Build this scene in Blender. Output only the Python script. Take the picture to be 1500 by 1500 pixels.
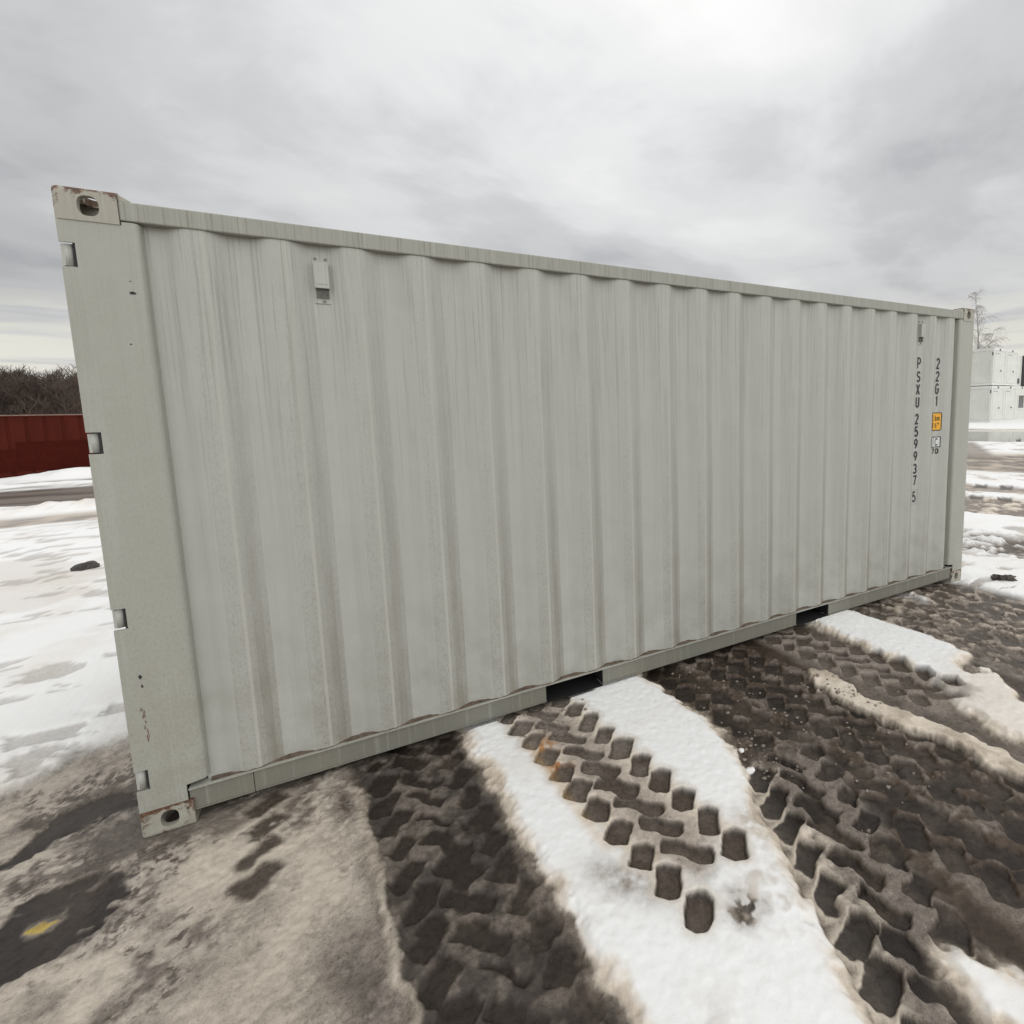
import bpy, bmesh, math, random
import numpy as np
from mathutils import Vector, Matrix

for o in list(bpy.data.objects):
    bpy.data.objects.remove(o)
scene = bpy.context.scene
COL = scene.collection
rad = math.radians

# ------------------------------------------------------------------ camera
cd = bpy.data.cameras.new("camera")
cam = bpy.data.objects.new("camera", cd)
COL.objects.link(cam)
cam.location = (0.850687, -2.712341, 1.728406)
cam.rotation_euler = (1.457926, 0.023355, -0.508036)
cd.sensor_width = 36.0
cd.lens = 754.432 / 1500.0 * 36.0
cd.shift_x = 0.5 - 920.0 / 1500.0
cd.shift_y = 687.65 / 1500.0 - 0.5
cd.clip_start = 0.05
cd.clip_end = 6000
scene.camera = cam
scene.render.resolution_x = 1024
scene.render.resolution_y = 1024

# ------------------------------------------------------------------ exposure
scene.view_settings.view_transform = 'Standard'
scene.view_settings.look = 'None'
scene.view_settings.exposure = 0.0
scene.view_settings.gamma = 1.0

# ------------------------------------------------------------------ sky + sun
SUN_EL, SUN_AZ = rad(55), rad(61.5)          # azimuth from +X towards +Y
SUN_DIR = Vector((math.cos(SUN_EL) * math.cos(SUN_AZ), math.cos(SUN_EL) * math.sin(SUN_AZ), math.sin(SUN_EL)))
world = bpy.data.worlds.new("World")
scene.world = world
world.use_nodes = True
wt = world.node_tree
wt.nodes.clear()


def N(tree, kind, **kw):
    n = tree.nodes.new(kind)
    for k, v in kw.items():
        setattr(n, k, v)
    return n


def math_node(tree, op, a, b=None, clamp=False):
    n = tree.nodes.new('ShaderNodeMath')
    n.operation = op
    n.use_clamp = clamp
    for i, v in enumerate((a, b)):
        if v is None:
            continue
        if isinstance(v, (int, float)):
            n.inputs[i].default_value = v
        else:
            tree.links.new(v, n.inputs[i])
    return n.outputs[0]


def ramp(tree, fac, stops, interp='LINEAR'):
    n = tree.nodes.new('ShaderNodeValToRGB')
    cr = n.color_ramp
    cr.interpolation = interp
    while len(cr.elements) < len(stops):
        cr.elements.new(0.5)
    for e, (p, c) in zip(cr.elements, stops):
        e.position = p
        e.color = (c[0], c[1], c[2], 1) if not isinstance(c, (int, float)) else (c, c, c, 1)
    tree.links.new(fac, n.inputs[0])
    return n.outputs[0]


def mix_col(tree, fac, a, b, blend='MIX'):
    n = tree.nodes.new('ShaderNodeMix')
    n.data_type = 'RGBA'
    n.blend_type = blend
    n.clamp_factor = True
    for sock, v in ((n.inputs[0], fac), (n.inputs[6], a), (n.inputs[7], b)):
        if isinstance(v, (int, float)):
            sock.default_value = v
        elif isinstance(v, tuple):
            sock.default_value = (v[0], v[1], v[2], 1)
        else:
            tree.links.new(v, sock)
    return n.outputs[2]


def noise_node(tree, vec, scale, detail=4.0, rough=0.55, dist=0.0):
    n = tree.nodes.new('ShaderNodeTexNoise')
    n.inputs['Scale'].default_value = scale
    n.inputs['Detail'].default_value = detail
    n.inputs['Roughness'].default_value = rough
    n.inputs['Distortion'].default_value = dist
    if vec is not None:
        tree.links.new(vec, n.inputs['Vector'])
    return n.outputs['Fac']


def mapping(tree, vec, scale=(1, 1, 1), loc=(0, 0, 0), rot=(0, 0, 0)):
    n = tree.nodes.new('ShaderNodeMapping')
    n.inputs['Scale'].default_value = scale
    n.inputs['Location'].default_value = loc
    n.inputs['Rotation'].default_value = rot
    tree.links.new(vec, n.inputs['Vector'])
    return n.outputs[0]


def build_sky():
    t = wt
    out = N(t, 'ShaderNodeOutputWorld')
    sky = N(t, 'ShaderNodeTexSky')
    sky.sky_type = 'NISHITA'
    sky.sun_disc = False
    sky.sun_elevation = SUN_EL
    sky.sun_rotation = math.pi / 2 - SUN_AZ
    bg1 = N(t, 'ShaderNodeBackground')
    bg1.inputs['Strength'].default_value = 0.08
    t.links.new(sky.outputs[0], bg1.inputs['Color'])
    tc = N(t, 'ShaderNodeTexCoord')
    sep = N(t, 'ShaderNodeSeparateXYZ')
    t.links.new(tc.outputs['Generated'], sep.inputs[0])
    zc = math_node(t, 'MAXIMUM', sep.outputs['Z'], 0.0)
    den = math_node(t, 'ADD', zc, 0.22)
    px = math_node(t, 'DIVIDE', sep.outputs['X'], den)
    py = math_node(t, 'DIVIDE', sep.outputs['Y'], den)
    comb = N(t, 'ShaderNodeCombineXYZ')
    t.links.new(px, comb.inputs[0])
    t.links.new(py, comb.inputs[1])
    cv = mapping(t, comb.outputs[0], (1.0, 1.0, 1.0), (2.3, 0.6, 0.0), (0, 0, rad(25)))
    big = noise_node(t, cv, 0.9, 5.0, 0.5, 0.5)
    cv2 = mapping(t, comb.outputs[0], (0.9, 1.2, 1.0), (5.1, 3.3, 0.0), (0, 0, rad(-40)))
    fine = noise_node(t, cv2, 1.7, 6.0, 0.55, 0.3)
    s = math_node(t, 'ADD', math_node(t, 'MULTIPLY', big, 0.55), math_node(t, 'MULTIPLY', fine, 0.45))
    tex = ramp(t, s, [(0.36, 0.66), (0.45, 0.81), (0.54, 0.98), (0.64, 1.10)], 'EASE')
    # overcast luminance: brighter with height, and round the veiled sun
    lum = math_node(t, 'ADD', math_node(t, 'MULTIPLY', zc, 0.55), 0.515)
    nrm = N(t, 'ShaderNodeVectorMath', operation='DOT_PRODUCT')
    t.links.new(tc.outputs['Generated'], nrm.inputs[0])
    g = Vector((0.42, 0.78, 0.47)).normalized()
    nrm.inputs[1].default_value = g
    gl = math_node(t, 'POWER', math_node(t, 'MAXIMUM', nrm.outputs['Value'], 0.0), 7.0)
    lum = math_node(t, 'ADD', lum, math_node(t, 'MULTIPLY', gl, 0.12))
    # unseen sky behind the viewer, boosted to lift the near snow and wall
    back = math_node(t, 'MULTIPLY', math_node(t, 'MAXIMUM', math_node(t, 'MULTIPLY', sep.outputs['Y'], -1.0), 0.0), 1.6)
    lum = math_node(t, 'ADD', lum, back)
    l2 = math_node(t, 'MULTIPLY', lum, tex)
    tint = ramp(t, s, [(0.38, (0.975, 0.985, 1.0)), (0.6, (1.0, 0.998, 0.985))])
    vm = N(t, 'ShaderNodeVectorMath', operation='SCALE')
    t.links.new(tint, vm.inputs[0])
    t.links.new(l2, vm.inputs['Scale'])
    # pale band of thinner cloud along the horizon
    hz = ramp(t, zc, [(0.0, 1.0), (0.09, 0.75), (0.2, 0.0)], 'EASE')
    strv = mapping(t, tc.outputs['Generated'], (2.0, 2.0, 34.0))
    st = noise_node(t, strv, 1.6, 4.0, 0.5, 0.3)
    hcol = ramp(t, st, [(0.36, (0.60, 0.605, 0.62)), (0.50, (0.88, 0.855, 0.755))])
    ccol = mix_col(t, hz, vm.outputs[0], hcol)
    bg2 = N(t, 'ShaderNodeBackground')
    bg2.inputs['Strength'].default_value = 1.0
    t.links.new(ccol, bg2.inputs['Color'])
    mx = N(t, 'ShaderNodeMixShader')
    mx.inputs[0].default_value = 0.94
    t.links.new(bg1.outputs[0], mx.inputs[1])
    t.links.new(bg2.outputs[0], mx.inputs[2])
    t.links.new(mx.outputs[0], out.inputs['Surface'])


build_sky()
sd = bpy.data.lights.new("sun", 'SUN')
sd.energy = 0.55
sd.angle = rad(45)
sd.color = (1.0, 0.97, 0.92)
sun = bpy.data.objects.new("sun", sd)
COL.objects.link(sun)
sun.rotation_euler = SUN_DIR.to_track_quat('Z', 'Y').to_euler()

rng = random.Random(7)

# ------------------------------------------------------------------ helpers
def tag(o, label=None, cat=None, group=None, kind=None):
    if label:
        o['label'] = label
    if cat:
        o['category'] = cat
    if group:
        o['group'] = group
    if kind:
        o['kind'] = kind
    return o


def empty(name, loc=(0, 0, 0), rz=0.0):
    o = bpy.data.objects.new(name, None)
    o.empty_display_size = 0.2
    COL.objects.link(o)
    o.location = loc
    o.rotation_euler = (0, 0, rz)
    return o


class MB:
    """collects polygons, builds ONE mesh object"""
    def __init__(self):
        self.v = []
        self.f = []
        self.sm = []

    def add(self, vs, fs, smooth=False):
        b = len(self.v)
        self.v += [tuple(p) for p in vs]
        for f in fs:
            self.f.append([b + i for i in f])
            self.sm.append(smooth)

    def box(self, x0, x1, y0, y1, z0, z1):
        vs = [(x0, y0, z0), (x1, y0, z0), (x1, y1, z0), (x0, y1, z0), (x0, y0, z1), (x1, y0, z1), (x1, y1, z1), (x0, y1, z1)]
        self.add(vs, [(0, 3, 2, 1), (4, 5, 6, 7), (0, 1, 5, 4), (1, 2, 6, 5), (2, 3, 7, 6), (3, 0, 4, 7)])

    def bevel_box(self, x0, x1, y0, y1, z0, z1, r=0.004, seg=2):
        bm = bmesh.new()
        bmesh.ops.create_cube(bm, size=1.0)
        for v in bm.verts:
            v.co = ((x0 + x1) / 2 + v.co.x * (x1 - x0), (y0 + y1) / 2 + v.co.y * (y1 - y0), (z0 + z1) / 2 + v.co.z * (z1 - z0))
        bmesh.ops.bevel(bm, geom=list(bm.edges), offset=r, segments=seg, profile=0.5, affect='EDGES')
        self.bm(bm)

    def bm(self, bm):
        bm.verts.index_update()
        self.add([v.co[:] for v in bm.verts], [[v.index for v in f.verts] for f in bm.faces])
        bm.free()

    def extrude_xz(self, pts, y0, y1):
        """closed outline in x,z extruded along y"""
        n = len(pts)
        vs = [(p[0], y0, p[1]) for p in pts] + [(p[0], y1, p[1]) for p in pts]
        fs = [list(range(n)), list(range(2 * n - 1, n - 1, -1))]
        for i in range(n):
            j = (i + 1) % n
            fs.append((i, i + n, j + n, j))
        self.add(vs, fs)

    def tube(self, a, b, r0, r1=None, n=8, caps=True, smooth=True):
        a, b = Vector(a), Vector(b)
        r1 = r0 if r1 is None else r1
        d = (b - a)
        if d.length < 1e-6:
            return
        d.normalize()
        u = d.orthogonal().normalized()
        w = d.cross(u)
        vs = []
        for p, r in ((a, r0), (b, r1)):
            for i in range(n):
                an = 2 * math.pi * i / n
                vs.append(p + u * (r * math.cos(an)) + w * (r * math.sin(an)))
        fs = [(i, (i + 1) % n, n + (i + 1) % n, n + i) for i in range(n)]
        base = len(self.v)
        self.add(vs, fs, smooth)
        if caps:
            self.f.append([base + i for i in range(n - 1, -1, -1)])
            self.sm.append(False)
            self.f.append([base + n + i for i in range(n)])
            self.sm.append(False)

    def build(self, name, mat, parent=None, recalc=True):
        me = bpy.data.meshes.new(name)
        me.from_pydata(self.v, [], self.f)
        me.polygons.foreach_set('use_smooth', self.sm)
        if recalc:
            bm = bmesh.new()
            bm.from_mesh(me)
            bmesh.ops.recalc_face_normals(bm, faces=bm.faces)
            bm.to_mesh(me)
            bm.free()
        me.materials.append(mat)
        me.update()
        o = bpy.data.objects.new(name, me)
        COL.objects.link(o)
        if parent is not None:
            o.parent = parent
        return o


def new_mat(name):
    m = bpy.data.materials.new(name)
    m.use_nodes = True
    b = m.node_tree.nodes['Principled BSDF']
    return m, m.node_tree, b


def bump(tree, b, fac, strength=0.2, dist=0.01):
    n = tree.nodes.new('ShaderNodeBump')
    n.inputs['Strength'].default_value = strength
    n.inputs['Distance'].default_value = dist
    tree.links.new(fac, n.inputs['Height'])
    tree.links.new(n.outputs[0], b.inputs['Normal'])


def simple_mat(name, col, rough=0.6, var=0.15, scale=20.0, metallic=0.0, bmp=0.1):
    m, t, b = new_mat(name)
    tc = N(t, 'ShaderNodeTexCoord')
    nz = noise_node(t, tc.outputs['Object'], scale, 5.0, 0.6)
    c = ramp(t, nz, [(0.3, tuple(x * (1 - var) for x in col)), (0.7, tuple(min(1, x * (1 + var)) for x in col))])
    t.links.new(c, b.inputs['Base Color'])
    b.inputs['Roughness'].default_value = rough
    b.inputs['Metallic'].default_value = metallic
    bump(t, b, nz, bmp, 0.003)
    return m


# ------------------------------------------------------------------ container paint
def paint_mat(name, grit=0.12, base=(0.415, 0.420, 0.388), streak=1.0, rust=0.0, top_rust=False):
    m, t, b = new_mat(name)
    tc = N(t, 'ShaderNodeTexCoord')
    P = tc.outputs['Object']
    sep = N(t, 'ShaderNodeSeparateXYZ')
    t.links.new(P, sep.inputs[0])
    # water-borne dirt runs: thin verticals, strongest under the roof edge
    v1 = mapping(t, P, (1.0, 1.0, 0.012))
    n1 = noise_node(t, v1, 105.0, 5.0, 0.7)
    r1 = ramp(t, n1, [(0.53, 0.0), (0.61, 1.0)])
    v2 = mapping(t, P, (1.0, 1.0, 0.03))
    n2 = noise_node(t, v2, 17.0, 3.0, 0.5)
    r2 = ramp(t, n2, [(0.40, 0.0), (0.70, 1.0)])
    topf = ramp(t, math_node(t, 'DIVIDE', sep.outputs['Z'], 2.6), [(0.05, 0.10), (0.5, 0.22), (0.93, 1.0)])
    d = math_node(t, 'MULTIPLY', math_node(t, 'MULTIPLY', r1, topf), 0.62 * streak)
    d2 = math_node(t, 'MULTIPLY', r2, 0.16 * streak)
    c = mix_col(t, d2, base, (base[0] * 0.80, base[1] * 0.79, base[2] * 0.75))
    c = mix_col(t, d, c, (base[0] * 0.62, base[1] * 0.60, base[2] * 0.55))
    # pale washed runs
    v3 = mapping(t, P, (1.0, 1.0, 0.015), (3.1, 1.7, 0.4))
    n3 = noise_node(t, v3, 48.0, 3.0, 0.6)
    c = mix_col(t, math_node(t, 'MULTIPLY', ramp(t, n3, [(0.56, 0.0), (0.66, 1.0)]), 0.22), c, (0.46, 0.465, 0.43))
    # mottled film of road dirt, thicker low down
    n4 = noise_node(t, P, 5.0, 6.0, 0.65)
    low = ramp(t, sep.outputs['Z'], [(0.1, 0.55), (0.9, 0.12), (1.0, 0.10)])
    c = mix_col(t, math_node(t, 'MULTIPLY', ramp(t, n4, [(0.4, 0.0), (0.75, 1.0)]), low), c, (0.215, 0.195, 0.15))
    # splash dirt plus painted shade on the receding slopes marked on the mesh
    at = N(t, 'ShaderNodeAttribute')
    at.attribute_name = 'dirt_shade'
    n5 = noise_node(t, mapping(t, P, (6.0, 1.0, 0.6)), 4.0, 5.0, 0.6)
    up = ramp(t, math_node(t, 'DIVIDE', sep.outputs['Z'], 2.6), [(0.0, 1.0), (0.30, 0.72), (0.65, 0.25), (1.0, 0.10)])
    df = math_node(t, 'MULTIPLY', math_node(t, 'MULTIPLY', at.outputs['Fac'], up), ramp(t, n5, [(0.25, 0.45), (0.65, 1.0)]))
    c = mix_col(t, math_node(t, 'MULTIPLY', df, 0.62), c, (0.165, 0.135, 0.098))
    # pale line along the outer folds, a highlight put into the colour
    fold_hl = math_node(t, 'MULTIPLY', math_node(t, 'MAXIMUM', math_node(t, 'MULTIPLY', at.outputs['Fac'], -1.0), 0.0), 0.38)
    c = mix_col(t, fold_hl, c, (0.44, 0.42, 0.36))
    # gritty film, strongest on the outer ridges and low down
    n8 = noise_node(t, mapping(t, P, (1.0, 1.0, 0.55)), 120.0, 4.0, 0.75)
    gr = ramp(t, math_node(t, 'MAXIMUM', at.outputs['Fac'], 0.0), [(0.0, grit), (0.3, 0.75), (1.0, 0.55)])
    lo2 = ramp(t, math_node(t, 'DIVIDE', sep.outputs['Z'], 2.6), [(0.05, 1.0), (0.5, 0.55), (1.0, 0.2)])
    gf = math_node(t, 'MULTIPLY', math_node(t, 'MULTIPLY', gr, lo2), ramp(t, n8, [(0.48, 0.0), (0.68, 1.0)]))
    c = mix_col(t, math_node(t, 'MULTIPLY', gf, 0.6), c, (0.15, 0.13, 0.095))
    # specks
    n6 = noise_node(t, P, 160.0, 3.0, 0.7)
    c = mix_col(t, math_node(t, 'MULTIPLY', ramp(t, n6, [(0.66, 0.0), (0.74, 1.0)]), 0.35), c, (0.20, 0.18, 0.15))
    if rust > 0:
        n7 = noise_node(t, P, 22.0, 6.0, 0.72, 0.4)
        rf = ramp(t, n7, [(0.60 - 0.1 * rust, 0.0), (0.66 - 0.1 * rust, 1.0)])
        if top_rust:
            a2 = N(t, 'ShaderNodeAttribute')
            a2.attribute_name = 'rust'
            rf = math_node(t, 'MULTIPLY', ramp(t, math_node(t, 'ADD', math_node(t, 'MULTIPLY', a2.outputs['Fac'], 0.34), n7), [(0.68, 0.0), (0.78, 1.0)]), 0.95)
        rc = ramp(t, noise_node(t, P, 90.0, 4.0, 0.6), [(0.35, (0.035, 0.022, 0.016)), (0.65, (0.17, 0.075, 0.035))])
        c = mix_col(t, rf, c, rc)
    t.links.new(c, b.inputs['Base Color'])
    b.inputs['Roughness'].default_value = 0.52
    b.inputs['Specular IOR Level'].default_value = 0.35
    nb = noise_node(t, P, 9.0, 3.0, 0.5)
    nb2 = noise_node(t, P, 210.0, 3.0, 0.6)
    bump(t, b, math_node(t, 'ADD', math_node(t, 'MULTIPLY', nb, 1.0), math_node(t, 'MULTIPLY', nb2, 0.05)), 0.25, 0.012)
    return m


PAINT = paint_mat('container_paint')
PAINT_POST = paint_mat('post_paint', 0.55, base=(0.362, 0.362, 0.318), streak=0.3)
PAINT_RAIL = paint_mat('rail_paint', 0.4, base=(0.32, 0.32, 0.28), streak=1.2)
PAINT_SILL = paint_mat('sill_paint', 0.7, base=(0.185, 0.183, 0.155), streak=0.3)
CAST = paint_mat('casting_paint', base=(0.36, 0.345, 0.29), streak=0.3, rust=1.0, top_rust=True)
LEDGE = simple_mat('dirty_weld', (0.115, 0.083, 0.060), 0.85, 0.5, 30)
BLACK = simple_mat('black_lettering', (0.012, 0.012, 0.013), 0.5, 0.2, 40)
POCKET_SHADE = simple_mat('pocket_shade', (0.006, 0.006, 0.006), 0.9, 0.2, 20)  # near-black walls: the shade of the recess is put into the colour
YELLOW = simple_mat('label_yellow', (0.72, 0.36, 0.02), 0.45, 0.08, 30)
WHITE = simple_mat('label_white', (0.62, 0.63, 0.62), 0.5, 0.05, 30)
DARKIN = simple_mat('dark_interior', (0.03, 0.03, 0.03), 0.8, 0.2, 20)
STEEL = simple_mat('bolt_steel', (0.16, 0.15, 0.13), 0.5, 0.3, 60, 0.6)

# ------------------------------------------------------------------ ground height field
def smooth(a, b, x):
    t = np.clip((x - a) / (b - a), 0.0, 1.0)
    return t * t * (3 - 2 * t)


def _hash(ix, iy, seed):
    h = (ix.astype(np.int64) * 374761393 + iy.astype(np.int64) * 668265263 + seed * 1442695041) & 0xFFFFFFFF
    h = ((h ^ (h >> 13)) * 1274126177) & 0xFFFFFFFF
    h = (h ^ (h >> 16)) & 0xFFFF
    return h.astype(np.float32) / 65535.0


def vnoise(x, y, seed):
    ix = np.floor(x)
    iy = np.floor(y)
    fx = (x - ix).astype(np.float32)
    fy = (y - iy).astype(np.float32)
    fx = fx * fx * fx * (fx * (fx * 6 - 15) + 10)
    fy = fy * fy * fy * (fy * (fy * 6 - 15) + 10)
    a = _hash(ix, iy, seed)
    b = _hash(ix + 1, iy, seed)
    c = _hash(ix, iy + 1, seed)
    d = _hash(ix + 1, iy + 1, seed)
    return (a * (1 - fx) + b * fx) * (1 - fy) + (c * (1 - fx) + d * fx) * fy


def fbm(x, y, scale, octv, seed, gain=0.5):
    """about -1..1"""
    s = np.zeros(x.shape, np.float32)
    amp, tot, f = 1.0, 0.0, scale
    for i in range(octv):
        ca, sa = math.cos(i * 1.1), math.sin(i * 1.1)
        s += amp * (vnoise((x * ca - y * sa) * f + 17.3 * i, (x * sa + y * ca) * f - 9.1 * i, seed + i) * 2 - 1)
        tot += amp
        amp *= gain
        f *= 2.03
    return s / tot * 1.5


def spaced(lo, hi, step, out_lo, out_hi, g_lo, g_hi, cap=45.0):
    core = list(np.arange(lo, hi + step * 0.5, step))
    def grow(start, lim, g, sgn):
        r, s, p = [], step, start
        while abs(p) < lim or (sgn > 0) != (p > 0):
            s *= (g if abs(p - start) < cap else 1.25)
            p += sgn * s
            r.append(p)
            if len(r) > 900:
                break
        return r
    a = grow(lo, out_lo, g_lo, -1)[::-1]
    b = grow(core[-1], out_hi, g_hi, 1)
    return np.array(a + core + b, np.float64)


xs = spaced(-0.72, 4.40, 0.0043, 2500, 2500, 1.016, 1.0085)
ys = spaced(-2.12, 0.06, 0.0043, 2500, 2500, 1.25, 1.016)
X, Y = np.meshgrid(xs, ys)
NX, NY = len(xs), len(ys)

WHT = np.array((0.81, 0.807, 0.795), np.float32)
CREAM = np.array((0.66, 0.58, 0.48), np.float32)
BEIGE = np.array((0.46, 0.39, 0.312), np.float32)
GSL = np.array((0.25, 0.212, 0.178), np.float32)
MUD = np.array((0.075, 0.058, 0.045), np.float32)
DRK = np.array((0.024, 0.0185, 0.015), np.float32)
RUST = np.array((0.34, 0.15, 0.045), np.float32)
YEL = np.array((0.44, 0.32, 0.085), np.float32)

C = np.zeros((NY, NX, 3), np.float32)
Z = np.zeros((NY, NX), np.float32)
RG = np.full((NY, NX), 0.6, np.float32)

n_big = fbm(X, Y, 0.6, 4, 11)
n_mid = fbm(X, Y, 2.6, 4, 23)
n_sm = fbm(X, Y, 9.0, 4, 37)
n_fine = fbm(X, Y, 34.0, 2, 51)
n_warpx = fbm(X, Y, 13.0, 3, 67, 0.5)
n_warpy = fbm(X, Y, 13.0, 3, 83, 0.5)


def paint(mask, col=None, z=None, rough=None):
    m = mask.astype(np.float32)
    if col is not None:
        C[...] = C * (1 - m[..., None]) + np.asarray(col, np.float32) * m[..., None]
    if z is not None:
        Z[...] = Z * (1 - m) + np.asarray(z, np.float32) * m
    if rough is not None:
        RG[...] = RG * (1 - m) + rough * m


def lerp_col(a, b, t):
    return a * (1 - t[..., None]) + b * t[..., None]


def window(x0, x1, y0, y1):
    return slice(np.searchsorted(ys, y0), np.searchsorted(ys, y1)), slice(np.searchsorted(xs, x0), np.searchsorted(xs, x1))


def poly_sdf(pts, warp=0.02, pad=0.5):
    """signed distance (negative inside), evaluated in a window, +1 elsewhere"""
    px = [p[0] for p in pts]
    py = [p[1] for p in pts]
    w = window(min(px) - pad, max(px) + pad, min(py) - pad, max(py) + pad)
    x = X[w] + warp * n_warpx[w] + 0.007 * n_fine[w]
    y = Y[w] + warp * n_warpy[w] + 0.006 * n_sm[w]
    d = np.full(x.shape, 1e9)
    s = np.ones(x.shape)
    n = len(pts)
    for i in range(n):
        ax, ay = pts[i]
        bx, by = pts[i - 1]
        ex, ey = bx - ax, by - ay
        wx, wy = x - ax, y - ay
        t = np.clip((wx * ex + wy * ey) / (ex * ex + ey * ey + 1e-12), 0, 1)
        d = np.minimum(d, (wx - ex * t) ** 2 + (wy - ey * t) ** 2)
        c1, c2, c3 = y >= ay, y < by, ex * wy > ey * wx
        flip = (c1 & c2 & c3) | (~c1 & ~c2 & ~c3)
        s = np.where(flip, -s, s)
    out = np.full(X.shape, 1.0, np.float32)
    out[w] = (s * np.sqrt(d)).astype(np.float32)
    return out


def line_sdf(pts, warp=0.02, pad=0.6):
    px = [p[0] for p in pts]
    py = [p[1] for p in pts]
    w = window(min(px) - pad, max(px) + pad, min(py) - pad, max(py) + pad)
    x = X[w] + warp * n_warpx[w]
    y = Y[w] + warp * n_warpy[w]
    d = np.full(x.shape, 1e9)
    for (ax, ay), (bx, by) in zip(pts[:-1], pts[1:]):
        ex, ey = bx - ax, by - ay
        wx, wy = x - ax, y - ay
        t = np.clip((wx * ex + wy * ey) / (ex * ex + ey * ey), 0, 1)
        d = np.minimum(d, (wx - ex * t) ** 2 + (wy - ey * t) ** 2)
    out = np.full(X.shape, 1.0, np.float32)
    out[w] = np.sqrt(d).astype(np.float32)
    return out


PITCH = 0.146
SHAPES = {'R': (0.160, 0.0, -0.62, -0.785, 0.086, 0.0535), 'L': (-0.160, -0.008, -0.62, -0.785, 0.084, 0.0535),
          'C': (0.001, -0.073, 0.80, -0.60, 0.114, 0.0445)}


def tread(ax0, slope, phase, ytop, ybot, cols='LCR', warp=0.009, seed=1, fill=0.25, grow=0.0, ranges=None):
    """distance to the nearest pressed-in lug (negative inside a lug)"""
    r = random.Random(seed)
    D = np.full(X.shape, 1.0, np.float32)
    th = -(math.atan(slope) - math.atan(-0.155))
    co_, si_ = math.cos(th), math.sin(th)
    step = PITCH * math.cos(math.atan(slope)) / math.cos(math.atan(0.155))
    k0 = int(math.floor((phase - ytop) / step)) - 2
    k1 = int(math.ceil((phase - ybot) / step)) + 2
    for k in range(k0, k1):
        yk = phase - k * step
        for c in cols:
            t0, dy, ux, uy, hl, hw = SHAPES[c]
            t0, dy = t0 * co_ - (dy + t0 * 0.0) * si_, t0 * si_ + dy * co_
            ux, uy = ux * co_ - uy * si_, ux * si_ + uy * co_
            cy = yk + dy + r.uniform(-0.006, 0.006)
            cx = ax0 + slope * yk + t0 + r.uniform(-0.006, 0.006)
            lo, hi = (ranges or {}).get(c, (ybot, ytop))
            if cy > hi or cy < lo:
                r.random()
                r.random()
                continue
            hl2 = hl * r.uniform(0.9, 1.08) + grow
            hw2 = hw * r.uniform(0.88, 1.1) + grow
            off = fill * max(0.0, r.gauss(0, 0.012))
            w = window(cx - 0.24, cx + 0.24, cy - 0.24, cy + 0.24)
            dx = X[w] - cx + warp * n_warpx[w]
            dyv = Y[w] - cy + warp * n_warpy[w]
            al_ = dx * ux + dyv * uy
            pe_ = -dx * uy + dyv * ux
            if c == 'C':                                # zigzag centre block
                pe_ = pe_ + 0.011 * np.tanh(al_ / 0.018)
            rr = 0.014
            a = np.abs(al_) + 0.25 * np.abs(pe_) - hl2 + rr     # slightly pointed ends
            b = np.abs(pe_) - hw2 + rr
            d = np.sqrt(np.maximum(a, 0) ** 2 + np.maximum(b, 0) ** 2) + np.minimum(np.maximum(a, b), 0) - rr
            D[w] = np.minimum(D[w], d + off)
    return D


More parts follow.
